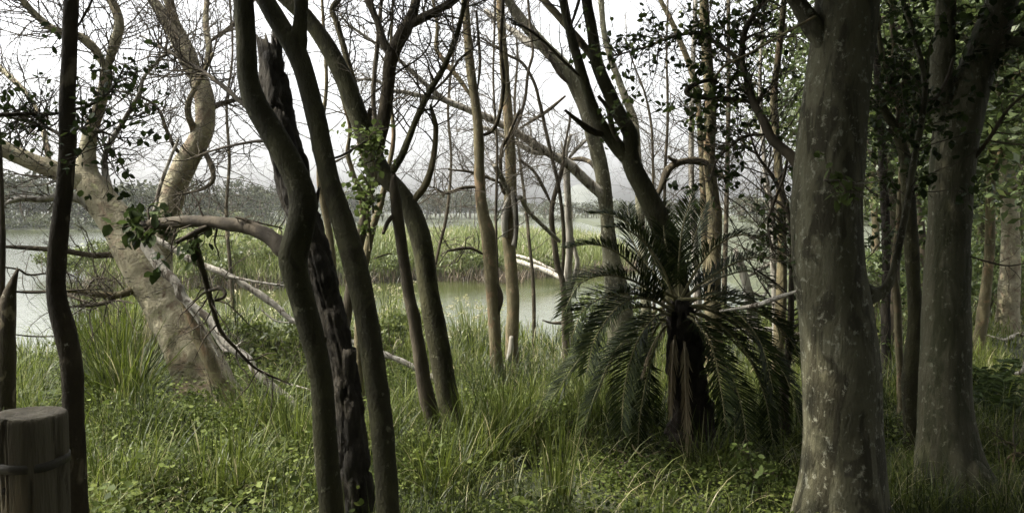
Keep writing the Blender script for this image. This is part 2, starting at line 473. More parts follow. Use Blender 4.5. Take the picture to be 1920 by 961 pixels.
def mat_ground():
    m, t, n, l, out = new_mat('meadow_soil')
    v = mapped(n, l)
    r = ramp(n, [(.3, (.016, .020, .008)), (.55, (.03, .036, .013)), (.75, (.048, .045, .022))])
    l.new(noise(n, l, v, 1.3, 8, .7).outputs[0], r.inputs[0])
    b = n.new('ShaderNodeBump'); b.inputs['Strength'].default_value = .6; b.inputs['Distance'].default_value = .05
    l.new(noise(n, l, v, 22, 6).outputs[0], b.inputs['Height'])
    p = n.new('ShaderNodeBsdfPrincipled'); p.inputs['Roughness'].default_value = .95
    l.new(r.outputs[0], p.inputs['Base Color']); l.new(b.outputs[0], p.inputs['Normal']); l.new(p.outputs[0], out.inputs[0])
    return m
def mat_water():
    m, t, n, l, out = new_mat('lake_water')
    v = mapped(n, l, (1.0, 2.2, 1))
    a = noise(n, l, v, 4.2, 4, .6, .3); b2 = noise(n, l, v, .35, 3, .5)
    ad = n.new('ShaderNodeMath'); ad.operation = 'ADD'; l.new(a.outputs[0], ad.inputs[0]); l.new(b2.outputs[0], ad.inputs[1])
    b = n.new('ShaderNodeBump'); b.inputs['Strength'].default_value = .16; b.inputs['Distance'].default_value = .06
    l.new(ad.outputs[0], b.inputs['Height'])
    # wind ruffles the open lake; the channel behind the island lies sheltered
    tc = n.new('ShaderNodeTexCoord'); sx = n.new('ShaderNodeSeparateXYZ'); l.new(tc.outputs['Object'], sx.inputs[0])
    mr = n.new('ShaderNodeMapRange'); mr.inputs['From Min'].default_value = 42; mr.inputs['From Max'].default_value = 75
    mr.inputs['To Min'].default_value = .16; mr.inputs['To Max'].default_value = .42
    l.new(sx.outputs['Y'], mr.inputs['Value']); l.new(mr.outputs[0], b.inputs['Strength'])
    p = n.new('ShaderNodeBsdfPrincipled'); p.inputs['Base Color'].default_value = (.034, .040, .013, 1)
    p.inputs['Roughness'].default_value = .06; p.inputs['IOR'].default_value = 1.33
    l.new(b.outputs[0], p.inputs['Normal']); l.new(p.outputs[0], out.inputs[0])
    return m
M['ground'] = mat_ground(); M['water'] = mat_water()
m_, t_, n_, l_, out_ = new_mat('haze_air')
pv = n_.new('ShaderNodeVolumePrincipled')
pv.inputs['Color'].default_value = (.93, .95, .95, 1); pv.inputs['Density'].default_value = .00024; pv.inputs['Anisotropy'].default_value = .3
l_.new(pv.outputs[0], out_.inputs['Volume'])
M['haze'] = m_
m_, t_, n_, l_, out_ = new_mat('hill_scrub')
r_ = ramp(n_, [(.35, (.045, .05, .042)), (.65, (.07, .075, .062))]); l_.new(noise(n_, l_, mapped(n_, l_), .08, 8, .7).outputs[0], r_.inputs[0])
p_ = n_.new('ShaderNodeBsdfPrincipled'); p_.inputs['Roughness'].default_value = .95; l_.new(r_.outputs[0], p_.inputs['Base Color']); l_.new(p_.outputs[0], out_.inputs[0])
M['hill'] = m_

# ------------------------------------------------------------------ setting: ground, water, hills, haze
ys = np.concatenate([np.linspace(-45, -2, 20), np.arange(-1, 24, .3), np.arange(24, 70, 1.0), np.geomspace(70, 700, 90)])
xs = np.concatenate([-np.geomspace(420, 22, 45), np.arange(-21.5, 22, .4), np.geomspace(22.2, 420, 45)])
X, Y = np.meshgrid(xs, ys)
Z = g(X.ravel(), Y.ravel())
nx, ny = len(xs), len(ys)
ix = np.arange(nx * ny).reshape(ny, nx)
gq = np.stack([ix[:-1, :-1], ix[:-1, 1:], ix[1:, 1:], ix[1:, :-1]], -1).reshape(-1, 4)
gg = Geo(); gg.add(np.stack([X.ravel(), Y.ravel(), Z], -1), gq)
single('ground', gg, M['ground'])['kind'] = 'structure'
wg = Geo(); wg.add([(-420, 8, 0), (420, 8, 0), (420, 420, 0), (-420, 420, 0)], [[0, 1, 2, 3]])
single('water', wg, M['water'], smooth=False)['kind'] = 'structure'

def hill(name, bumps, y, depth):
    xs = np.linspace(-400, 400, 160); v = np.linspace(0, 1, 14)
    hgt = sum(a * np.exp(-((xs - c) / s) ** 2) for c, a, s in bumps)
    hgt = hgt * (1 + .06 * noise2(xs, xs * 0, .05, 4)) + .8 * noise2(xs, xs * 0, .12, 5)
    Xh, Vh = np.meshgrid(xs, v)
    Zh = np.maximum(hgt[None] * np.sin(Vh * math.pi) ** .8, 0) - .5
    Zh += .5 * noise2(Xh, Vh * depth, .2, 6)
    i = np.arange(Xh.size).reshape(Xh.shape)
    q = np.stack([i[:-1, :-1], i[:-1, 1:], i[1:, 1:], i[1:, :-1]], -1).reshape(-1, 4)
    h = Geo(); h.add(np.stack([Xh.ravel(), (y + Vh * depth).ravel(), Zh.ravel()], -1), q)
    single(name, h, M['hill'])['kind'] = 'structure'
def hx(px, d): return (px - 960) / FPX * d
hill('hills', [(hx(695, 520), 19, 14), (hx(1095, 520), 21, 26), (hx(1500, 520), 12, 70), (hx(300, 520), 12, 120)], 480, 110)

hb = Geo()
bx = [(-410, -44, -2.5), (410, -44, -2.5), (410, 640, -2.5), (-410, 640, -2.5), (-410, -44, 34), (410, -44, 34), (410, 640, 34), (-410, 640, 34)]
hb.add(bx, [[0, 3, 2, 1], [4, 5, 6, 7], [0, 1, 5, 4], [1, 2, 6, 5], [2, 3, 7, 6], [3, 0, 4, 7]])
hz = single('haze', hb, M['haze'], smooth=False); hz['kind'] = 'stuff'; hz['label'] = 'pale grey haze hanging over the lake'; hz['category'] = 'haze'

# ------------------------------------------------------------------ traced stems
def stem(pts, d0, d1=None, wob=0.0, ground=False):
    """pixel trace (x, y, width) from base to tip, its distance running d0 -> d1"""
    d1 = d0 if d1 is None else d1
    a = np.array(pts, float)
    s = np.concatenate([[0], np.cumsum(np.hypot(*np.diff(a[:, :2], axis=0).T))]); s /= s[-1]
    out = []
    for i, (px, py, wd) in enumerate(a):
        d = d0 + (d1 - d0) * s[i] + wob * math.sin(s[i] * 7 + px)
        p = P(px, py, d)
        if ground and i == 0: p[2] = gz(p[0], p[1]) - 0.12
        out.append([*p, wd / 2 / FPX * d])
    return np.array(out)

def make_tree(name, label, cat, bk, trunk, d0, d1=None, branches=(), flare=.35, sides=18, rough=.06, tw=None, twm='twig', wob=0.0, group=None, ridge=0, jag=0, spacing=None, seed=1, lobes=5):
    """trunk > traced branches > twigs; tw = list of (which stem, n1, L1, lo, hi, n2, n3, pull)"""
    T = stem(trunk, d0, d1, wob, True)
    base = T[0, :3].copy(); base[2] += .12
    R = root(name, base, label, cat, group)
    gt = Geo()
    Cs = [tube(gt, T, sides, spacing, rough, seed, flare, lobes, jag=jag, ridge=ridge)]
    part(R, 'trunk', gt, M[bk])
    def proj(C):
        v = C[:, :3] - EYE; c, s_ = math.cos(PITCH), math.sin(PITCH)
        f = v[:, 1] * c - v[:, 2] * s_; u = v[:, 1] * s_ + v[:, 2] * c
        return np.stack([W0 / 2 + FPX * v[:, 0] / f, H0 / 2 - FPX * u / f, v[:, 1]], 1)
    for k, b in enumerate(branches):
        pts, bd = b[0], b[1] if len(b) > 1 and b[1] is not None else d0
        opt = b[2] if len(b) > 2 else {}
        bd = bd if isinstance(bd, tuple) else (bd, bd)
        gb = Geo()
        if opt.get('name', 'branch') in ('branch', 'stub'):
            near = min((np.hypot(*(q[:, :2] - np.array(pts[0][:2])).T).min(), i) for i, q in enumerate(map(proj, Cs)))
            if near[0] < 30:
                q = proj(Cs[near[1]]); dn = q[np.argmin(np.hypot(*(q[:, :2] - np.array(pts[0][:2])).T)), 2]
                bd = (dn, bd[1] + (dn - bd[0]))
        sb = stem(pts, *bd)
        sb[:, 3] *= opt.get('thin', 1)
        if opt.get('name', 'branch') == 'branch': sb[0, 3] *= .5
        Cs.append(tube(gb, sb, opt.get('sides', 10), None, opt.get('rough', .08), seed + 20 + k, jag=opt.get('jag', 0), cap0=True))
        part(R, opt.get('name', 'branch'), gb, M[opt.get('mat', bk)], opt.get('label'))
    if tw:
        g2 = Geo()
        for (k, n1, L1, lo, hi, n2, n3, pull) in tw:
            twigs(g2, Cs[k], n1, L1, min(.0075, Cs[k][:, 3].mean() * .5), n2, n3, lo, hi, pull=pull)
        part(R, 'twigs', g2, M[twm])
    return R, Cs

def leaf_part(R, Cs_list, n1, L1, size, mat, per=6, lo=.1, hi=1.0, name='foliage', tint=(.1, .9), pull=(0, 0, -.02), twm='dark', n2=3, aspect=.6, droop=.5, r1=.004):
    gt, gl = Geo(), Geo()
    for C in Cs_list:
        e = twigs(gt, C, n1, L1, r1, n2, 0, lo, hi, pull=pull, wander=.3)
        k = rng.integers(1, e.shape[1], (len(e), per))
        pos = e[np.arange(len(e))[:, None], k] + rng.normal(0, .012, (len(e), per, 3))
        leaves(gl, pos.reshape(-1, 3), size, tint, aspect=aspect, droop=droop)
    part(R, name, gl, M[mat]); part(R, 'sprays', gt, M[twm])

UP, DN, SD = (0, 0, .06), (0, 0, -.06), (0, 0, 0)

# --- thin mottled sapling at the left
RA, CA = make_tree('slender_tree', 'slender dark mottled tree trunk rising right behind the round wooden post', 'tree', 'mottled',
    [(152, 1290, 48), (148, 1080, 42), (145, 961, 40), (140, 850, 40), (137, 760, 38), (135, 690, 38), (124, 630, 40), (109, 570, 36), (105, 520, 33), (111, 440, 31), (120, 360, 30), (127, 280, 30), (126, 200, 28), (130, 100, 27), (134, 0, 26), (140, -150, 24), (150, -350, 20), (170, -600, 12)], 3.2, 3.3,
    branches=[([(127, 212, 9), (80, 214, 7), (30, 214, 7), (-40, 220, 6), (-140, 235, 5)], (3.2, 3.0)),
              ([(128, 208, 8), (160, 200, 6), (190, 185, 5), (215, 160, 4), (235, 120, 3)], (3.2, 3.5)),
              ([(125, 262, 9), (90, 240, 7), (40, 225, 6), (0, 215, 5)], (3.2, 3.6)),
              ([(146, 50, 6), (160, 25, 5), (172, 0, 4), (178, -40, 3)], (3.25, 3.3)),
              ([(127, 245, 8), (165, 240, 6), (200, 250, 5), (230, 262, 3)], (3.2, 2.9))],
    tw=[(1, 14, .25, .1, 1, 3, 2, SD), (3, 10, .25, .1, 1, 3, 2, SD)], twm='dark', rough=.05, seed=3)
leaf_part(RA, [CA[2], CA[3], CA[5]], 16, .26, .034, 'leaf', 3, .25, 1.0)
leaf_part(RA, [CA[1]], 12, .22, .033, 'leaf', 3, .1, .9)

# --- dead splintered trunk at the very left edge
RB, CB = make_tree('broken_snag', 'pale splintered dead trunk behind the round wooden post at the left edge', 'dead tree', 'mottled',
    [(6, 905, 44), (8, 790, 40), (10, 680, 37), (12, 610, 33), (16, 560, 26), (24, 530, 15), (32, 508, 5)], 6.0, 6.0,
    branches=[([(0, 600, 22), (3, 500, 14), (3, 400, 11), (0, 310, 10), (-8, 200, 9), (-20, 60, 8), (-30, -80, 6)], (6.0, 6.2), {'mat': 'dark', 'label': 'thin dark upright stem on the splintered trunk'}),
              ([(15, 545, 6), (60, 548, 5), (120, 545, 3), (200, 540, 2)], (6, 6.4)), ([(16, 625, 4), (60, 630, 3), (110, 630, 2)], (6, 6.2)), ([(5, 500, 5), (35, 505, 4), (55, 515, 4), (100, 510, 3)], (6, 6.5))],
    tw=[(2, 8, .4, .2, 1, 3, 2, UP), (4, 8, .4, .1, 1, 3, 2, UP)], jag=.05, flare=.1)

# --- the pale leaning tree
RD, CD = make_tree('leaning_tree', 'large pale yellow tree leaning left from the tall grass', 'tree', 'pale',
    [(402, 795, 125), (394, 760, 98), (380, 715, 90), (358, 665, 86), (332, 612, 84), (304, 560, 82), (276, 508, 78), (250, 466, 74), (224, 425, 68), (198, 388, 62), (176, 355, 58), (163, 328, 44), (163, 290, 32), (170, 250, 26), (183, 210, 22), (196, 165, 22), (200, 132, 22)], 8.3, 8.6,
    branches=[([(180, 362, 52), (150, 337, 40), (110, 322, 36), (60, 303, 32), (0, 275, 30), (-80, 225, 26), (-190, 160, 20), (-300, 60, 14)], (8.35, 7.8), {'sides': 16}),
              ([(198, 140, 20), (212, 90, 19), (224, 50, 17), (218, 20, 16), (200, -15, 15), (170, -80, 13), (165, -180, 9)], (8.6, 8.8)),
              ([(199, 135, 17), (186, 105, 15), (168, 82, 15), (145, 66, 14), (105, 57, 13), (78, 38, 13), (50, 10, 12), (15, -40, 10), (-40, -110, 8)], (8.6, 8.3)),
              ([(255, 455, 20), (235, 410, 18), (212, 372, 15), (200, 335, 13), (196, 300, 11), (205, 270, 10), (235, 222, 9), (262, 175, 8), (270, 145, 7), (310, 100, 5), (350, 60, 3)], (8.1, 8.6), {'mat': 'dead', 'label': 'bleached thin limb climbing beside the trunk'}),
              ([(200, 392, 40), (178, 388, 28), (150, 372, 19), (112, 368, 15), (75, 374, 13), (40, 372, 12), (12, 380, 7)], (8.5, 8.2), {'mat': 'dead', 'label': 'bleached dead limb pointing left'}),
              ([(250, 487, 18), (215, 478, 12), (170, 478, 10), (120, 470, 10), (60, 465, 9), (8, 462, 6)], (8.4, 8.0), {'mat': 'mottled'}),
              ([(290, 545, 26), (258, 540, 17), (222, 553, 14), (180, 551, 11), (140, 545, 8), (100, 550, 5)], (8.4, 7.8), {'mat': 'tan'}),
              ([(222, 553, 8), (205, 565, 7), (180, 572, 5), (140, 575, 3)], (8.1, 7.8), {'mat': 'dark'}),
              ([(335, 540, 6), (362, 610, 22), (388, 665, 24), (412, 715, 26), (440, 755, 26), (456, 790, 30)], (8.05, 8.0), {'name': 'root', 'label': 'sinewy root running down the trunk', 'mat': 'tan'}),
              ([(300, 600, 22), (290, 606, 18), (284, 616, 10)], (8.0, 7.95), {'name': 'stub'}),
              ([(95, 320, 9), (90, 290, 10), (80, 240, 9), (60, 190, 8), (25, 150, 10), (-20, 110, 12)], (8.3, 9.4), {'mat': 'pale'})],
    tw=[(0, 10, .6, .75, 1, 4, 3, UP), (1, 56, 1.1, .1, 1, 7, 3, UP), (2, 44, 1.2, .1, 1, 7, 3, UP), (3, 60, 1.3, .1, 1, 7, 3, UP), (4, 44, 1.1, .3, 1, 6, 3, UP), (5, 12, .45, .4, 1, 4, 2, DN), (6, 12, .4, .3, 1, 4, 2, SD), (7, 16, .6, .3, 1, 4, 2, SD), (8, 12, .6, .1, 1, 4, 2, SD), (11, 20, .7, .2, 1, 6, 3, DN)],
    flare=.9, sides=44, rough=.10, spacing=.035, twm='twig', seed=9, lobes=4)

RE, CE = make_tree('bare_tree', 'pale bare tree with scarred trunk bending right then left behind the leaning tree', 'tree', 'pale',
    [(312, 716, 70), (304, 640, 58), (298, 560, 54), (297, 500, 52), (304, 435, 49), (315, 390, 46), (330, 345, 43), (350, 302, 41), (372, 265, 38), (384, 232, 34), (384, 190, 33), (375, 152, 32), (355, 122, 29), (337, 88, 25), (318, 50, 21), (300, 20, 19), (278, -12, 17), (250, -60, 14), (210, -150, 9)], 10.6, 11.2,
    branches=[([(378, 160, 20), (362, 110, 17), (345, 70, 14), (325, 30, 12), (312, 0, 11), (300, -60, 9)], (11, 10.6)),
              ([(378, 150, 15), (392, 95, 12), (386, 50, 11), (388, 0, 10), (395, -60, 8)], (11, 11.6)),
              ([(334, 85, 11), (331, 40, 9), (322, 0, 8), (318, -60, 7)], (11, 10.8), {'mat': 'dark'}),
              ([(372, 272, 16), (392, 300, 11), (400, 335, 9), (384, 352, 7), (352, 362, 5), (325, 366, 3)], (10.8, 10.4), {'mat': 'dark'}),
              ([(384, 225, 14), (402, 200, 11), (440, 188, 8), (480, 180, 6), (530, 160, 4)], (11, 11.6), {'mat': 'mottled'}),
              ([(362, 265, 14), (362, 240, 13), (352, 210, 12), (358, 180, 10), (380, 140, 8), (400, 100, 6)], (10.7, 10.2), {'mat': 'tan'}),
              ([(360, 280, 8), (335, 285, 7), (315, 250, 7), (300, 210, 6), (280, 190, 5), (240, 175, 4), (190, 165, 3)], (10.7, 9.8), {'mat': 'mottled'}),
              ([(390, 80, 9), (420, 60, 8), (445, 40, 7), (470, 10, 6), (490, -40, 5)], (11.4, 11.8), {'mat': 'mottled'}),
              ([(290, 395, 8), (300, 350, 7), (318, 300, 6), (335, 260, 5)], (9.9, 10.2), {'mat': 'dead', 'name': 'dead_shoot'})],
    tw=[(0, 24, 1.2, .45, 1, 6, 3, UP), (1, 18, 1.0, .2, 1, 6, 3, UP), (2, 18, 1.0, .2, 1, 6, 3, UP), (3, 10, .8, .2, 1, 5, 3, UP), (4, 22, .8, .2, 1, 6, 3, DN), (5, 40, 1.1, .1, 1, 7, 3, SD), (6, 16, .8, .2, 1, 5, 3, UP), (7, 40, 1.1, .1, 1, 7, 3, SD), (8, 26, 1.1, .1, 1, 7, 3, SD)],
    flare=.3, sides=22, rough=.08, spacing=.07, seed=14)

# --- the forked dark stems in the middle foreground
RG, CG = make_tree('forked_tree', 'olive brown trunk leaning left with a long level branch reaching left', 'tree', 'olive',
    [(634, 1139, 64), (622, 961, 49), (611, 840, 45), (604, 720, 43), (590, 650, 45), (572, 580, 47), (556, 520, 50), (551, 480, 54), (562, 430, 52), (569, 382, 52), (557, 335, 48), (532, 285, 46), (504, 238, 45), (480, 195, 43), (466, 150, 38), (463, 100, 37), (460, 50, 37), (456, 0, 37), (445, -100, 34), (428, -250, 28), (400, -450, 18)], 3.9, 4.2,
    branches=[([(600, 640, 30), (608, 636, 16), (612, 634, 5)], 3.93, {'name': 'stub'}), ([(590, 700, 26), (582, 690, 18), (577, 684, 6)], 3.9, {'name': 'stub'}), ([(558, 492, 44), (535, 470, 36), (505, 445, 29), (470, 428, 27), (430, 420, 25), (380, 415, 24), (320, 417, 21), (262, 424, 17)], (3.9, 4.5), {'sides': 14, 'rough': .1, 'jag': .03, 'mat': 'dark'}),
              ([(398, 420, 12), (375, 432, 12), (345, 447, 9), (330, 455, 5)], (4.2, 4.1), {'mat': 'dark'}),
              ([(366, 437, 14), (374, 485, 12), (388, 535, 11), (400, 580, 10), (414, 620, 8), (440, 650, 6), (480, 690, 5), (545, 720, 3)], (4.15, 4.5), {'mat': 'dark', 'rough': .2}),
              ([(392, 545, 6), (412, 540, 7), (422, 548, 7), (418, 558, 6), (402, 562, 5)], (4.25, 4.15), {'mat': 'dark', 'name': 'hook'}),
              ([(468, 208, 12), (430, 172, 9), (385, 137, 7), (330, 105, 5), (262, 66, 3)], (4.1, 4.8), {'mat': 'dark'}),
              ([(528, 278, 8), (500, 265, 6), (460, 268, 5), (400, 282, 4), (350, 300, 3)], (4.1, 4.6), {'mat': 'dark'}),
              ([(488, 440, 8), (465, 415, 6), (445, 408, 4), (530, 428, 3)], (4.2, 4.3), {'mat': 'dark'})],
    tw=[(3, 12, .25, .4, 1, 3, 2, SD), (5, 14, .35, .2, 1, 3, 2, DN), (7, 40, .4, .3, 1, 4, 3, UP), (8, 20, .35, .2, 1, 4, 2, SD), (9, 10, .25, .1, 1, 3, 2, SD)],
    flare=.25, sides=32, rough=.045, spacing=.035, twm='dark', seed=4)
leaf_part(RG, [CG[3][-max(3, len(CG[3]) // 5):]], 10, .22, .075, 'leaf', 3, 0, 1, tint=(.2, .75), droop=.9)
leaf_part(RG, [CG[4]], 4, .14, .07, 'leaf', 3, .3, 1, tint=(.2, .75), droop=.9)

RH, CH = make_tree('dead_snag', 'dead black snag with deeply furrowed bark and a broken top', 'dead tree', 'rough',
    [(690, 1080, 84), (671, 961, 64), (663, 850, 60), (650, 720, 54), (633, 640, 53), (613, 560, 54), (594, 480, 56), (566, 400, 58), (541, 300, 60), (521, 200, 56), (511, 120, 50), (506, 92, 44)], 4.35, 4.9,
    branches=[([(648, 780, 30), (652, 720, 28), (654, 675, 26), (655, 656, 24)], (4.33, 4.33), {'name': 'stub', 'jag': .02, 'sides': 16, 'rough': .15}),
              ([(575, 330, 14), (573, 300, 10), (566, 285, 6)], (4.7, 4.7), {'name': 'stub', 'jag': .03}),
              ([(590, 395, 12), (594, 372, 9), (598, 355, 5)], (4.6, 4.6), {'name': 'stub', 'jag': .03}),
              ([(512, 110, 14), (516, 85, 12), (515, 68, 9)], (4.9, 4.9), {'name': 'splinter', 'jag': .06})],
    flare=.2, sides=72, rough=.10, ridge=.16, jag=.12, spacing=.02, seed=6)

RI, CI = make_tree('curved_tree', 'smooth olive brown trunk sweeping right to left right of the black snag', 'tree', 'olive',
    [(742, 1190, 56), (728, 961, 45), (716, 800, 44), (703, 700, 44), (688, 600, 44), (667, 500, 46), (647, 430, 43), (622, 350, 37), (606, 285, 36), (597, 240, 36), (585, 190, 36), (572, 140, 37), (555, 95, 38), (532, 58, 36), (502, 8, 34), (472, -50, 30), (430, -180, 24), (390, -380, 14)], 3.6, 4.4,
    branches=[([(700, 690, 30), (690, 684, 16), (684, 680, 5)], 3.65, {'name': 'stub'}), ([(632, 390, 26), (642, 384, 14), (648, 380, 5)], 3.8, {'name': 'stub'}), ([(566, 118, 36), (561, 75, 29), (563, 40, 25), (565, 0, 24), (560, -100, 22), (566, -260, 18), (580, -450, 10)], (4.1, 4.2), {'sides': 16}),
              ([(612, 300, 6), (640, 292, 5), (660, 280, 4), (690, 262, 3)], (3.9, 4.2), {'mat': 'dark'})],
    flare=.2, sides=32, rough=.04, spacing=.035, seed=8)

# --- the crossing tree in the middle
RJ, CJ = make_tree('crossing_tree', 'olive tree in the centre whose limbs cross above a bent trunk', 'tree', 'olive',
    [(866, 850, 72), (853, 805, 48), (840, 745, 41), (828, 680, 40), (815, 605, 41), (804, 545, 38), (796, 485, 38), (787, 440, 40), (775, 405, 37), (764, 382, 34), (747, 356, 32), (726, 335, 34), (706, 305, 37), (688, 262, 37), (670, 213, 36), (648, 155, 34), (618, 95, 32), (580, 38, 29), (545, 5, 27), (505, -35, 24), (450, -120, 18), (400, -260, 10)], 6.9, 6.7,
    branches=[([(716, 345, 26), (703, 318, 27), (706, 275, 28), (720, 222, 26), (727, 165, 24), (731, 118, 26), (742, 88, 26), (764, 48, 24), (776, 18, 20), (784, -20, 17), (800, -120, 13), (810, -260, 8)], (6.75, 6.6), {'sides': 16, 'mat': 'mottled'}),
              ([(760, 55, 18), (785, 38, 17), (815, 22, 16), (842, 6, 14), (870, -20, 12), (920, -80, 9)], (6.65, 6.4), {'mat': 'mottled'}),
              ([(731, 110, 18), (718, 75, 15), (708, 42, 13), (692, 5, 13), (675, -40, 11), (640, -120, 8)], (6.65, 6.9), {'mat': 'mottled'}),
              ([(718, 348, 12), (736, 320, 14), (755, 288, 13), (776, 235, 12), (802, 178, 12), (831, 128, 11), (855, 70, 10), (870, 10, 9), (880, -60, 8), (890, -180, 5)], (6.6, 6.2)),
              ([(768, 388, 16), (782, 368, 14), (797, 348, 14), (808, 318, 13), (815, 280, 11), (817, 240, 10), (811, 212, 8), (808, 200, 5)], (6.8, 6.7), {'jag': .03, 'mat': 'tan'}),
              ([(690, 330, 12), (678, 280, 12), (672, 240, 12), (670, 185, 12), (652, 115, 12), (632, 45, 11), (623, 18, 11), (640, -8, 10), (670, -70, 8)], (6.6, 6.9), {'mat': 'tan'}),
              ([(801, 180, 6), (835, 150, 5), (862, 112, 4), (900, 80, 3)], (6.4, 6.2), {'mat': 'dark'}),
              ([(675, 200, 4), (740, 140, 4), (790, 105, 3), (808, 70, 3), (795, 30, 3), (790, -10, 2)], (6.5, 6.2), {'mat': 'dark'}),
              ([(703, 265, 16), (692, 230, 12), (694, 205, 7)], (6.7, 6.7), {'name': 'stub', 'jag': .03, 'mat': 'dark'})],
    tw=[(1, 28, .8, .4, 1, 5, 3, UP), (2, 24, .8, .2, 1, 6, 3, UP), (3, 22, .8, .2, 1, 6, 3, UP), (4, 32, .8, .2, 1, 6, 3, SD), (5, 8, .35, .5, 1, 4, 3, SD), (6, 22, .6, .2, 1, 5, 3, UP), (7, 10, .4, .2, 1, 4, 2, SD)],
    flare=.45, sides=28, rough=.05, spacing=.05, seed=12, twm='twig')
for k, (pts, n) in enumerate([([(705, 335, 5), (700, 300, 5), (695, 270, 4), (692, 255, 3)], 16), ([(700, 400, 5), (698, 370, 4), (690, 345, 4), (680, 330, 3)], 12), ([(694, 470, 5), (693, 430, 5), (690, 395, 4), (700, 370, 3)], 9)]):
    gb = Geo(); C = tube(gb, stem(pts, 6.4), 6); part(RJ, 'shoot', gb, M['tan'])
    leaf_part(RJ, [C], n, .2, .058, 'sprig', 3, .1, 1, aspect=.75, tint=(.2, .9), name='shoot_leaves')

make_tree('dead_pole_tree', 'dark dead pole of a trunk leaning against the bent olive tree', 'dead tree', 'dark',
    [(826, 842, 40), (813, 795, 29), (799, 740, 28), (786, 660, 26), (775, 590, 24), (765, 540, 22), (752, 450, 22), (744, 390, 21), (739, 350, 16), (738, 330, 7)], 6.6, 6.4,
    branches=[([(742, 400, 10), (728, 415, 9), (718, 438, 6)], (6.4, 6.3), {'name': 'stub'}), ([(735, 475, 3), (720, 478, 3), (700, 485, 2)], (6.5, 6.4))], jag=.05, flare=.15, rough=.1, seed=5)
make_tree('slim_tree', 'slim dark stem standing behind the curved olive trunk', 'tree', 'dark',
    [(636, 740, 24), (640, 680, 20), (646, 620, 20), (656, 550, 20), (668, 482, 19), (679, 430, 19), (690, 370, 16), (700, 330, 14), (708, 270, 11), (700, 180, 9), (710, 60, 8), (720, -60, 5)], 9.0, 9.0,
    branches=[([(678, 425, 12), (677, 370, 10), (662, 325, 9), (652, 285, 8), (656, 240, 7), (640, 180, 5)], (9, 8.8), {'mat': 'tan'}), ([(655, 290, 5), (625, 305, 5), (600, 320, 4)], (8.8, 8.8))],
    tw=[(0, 16, .8, .5, 1, 4, 3, UP), (1, 12, .6, .3, 1, 4, 3, UP)], seed=21)
make_tree('slim_tree', 'slim tan stem with two bends between curved trunk and dead pole', 'tree', 'tan',
    [(686, 838, 24), (679, 765, 17), (673, 690, 15), (672, 610, 15), (680, 525, 15), (690, 462, 15), (700, 422, 14), (713, 383, 13), (724, 335, 10), (738, 255, 8), (730, 160, 6), (735, 40, 5), (740, -80, 3)], 7.4, 7.8,
    tw=[(0, 16, .7, .55, 1, 4, 3, UP)], seed=22)
make_tree('slim_tree', 'short slim stem seen between the black snag and curved trunk', 'tree', 'tan',
    [(620, 735, 18), (622, 640, 14), (624, 560, 14), (624, 500, 14), (618, 440, 13), (608, 390, 12), (598, 335, 9), (600, 260, 8), (612, 160, 7), (606, 40, 6), (600, -80, 4)], 9.4, 9.6,
    tw=[(0, 22, .8, .4, 1, 5, 3, UP)], seed=23)

make_tree('swaying_tree', 'thin yellowish tree with a kink in its trunk left of the peeling tree', 'tree', 'tan',
    [(940, 742, 40), (934, 700, 25), (928, 640, 22), (924, 580, 21), (920, 505, 26), (915, 440, 27), (905, 395, 22), (899, 335, 20), (898, 265, 19), (893, 205, 18), (883, 135, 17), (877, 70, 15), (872, 0, 14), (868, -80, 13), (860, -200, 10), (850, -380, 5)], 9.7, 9.9,
    branches=[([(902, 255, 10), (922, 245, 8), (935, 220, 8), (944, 160, 8), (939, 85, 7), (942, 20, 7), (948, -50, 6)], (9.7, 9.3), {'mat': 'mottled'}),
              ([(886, 185, 10), (862, 150, 9), (835, 118, 9), (818, 90, 8), (820, 50, 7), (812, 0, 6), (800, -80, 4)], (9.8, 10.2)),
              ([(895, 172, 6), (900, 120, 6), (897, 70, 5), (893, 20, 5)], (9.8, 9.6), {'mat': 'dark'}),
              ([(930, 600, 8), (940, 560, 8), (932, 530, 7)], (9.6, 9.6), {'mat': 'dark'}),
              ([(912, 480, 6), (880, 465, 6), (838, 470, 4)], (9.6, 9.4), {'mat': 'dark'}),
              ([(903, 350, 8), (870, 352, 7), (835, 362, 6), (812, 350, 4)], (9.6, 9.4), {'mat': 'mottled'})],
    tw=[(0, 20, .7, .5, 1, 5, 4, UP), (1, 14, .7, .2, 1, 5, 3, SD), (2, 18, .8, .2, 1, 5, 3, SD), (5, 12, .4, .2, 1, 4, 2, UP), (6, 16, .6, .2, 1, 5, 3, SD)], flare=.4, sides=18, spacing=.05, seed=31)

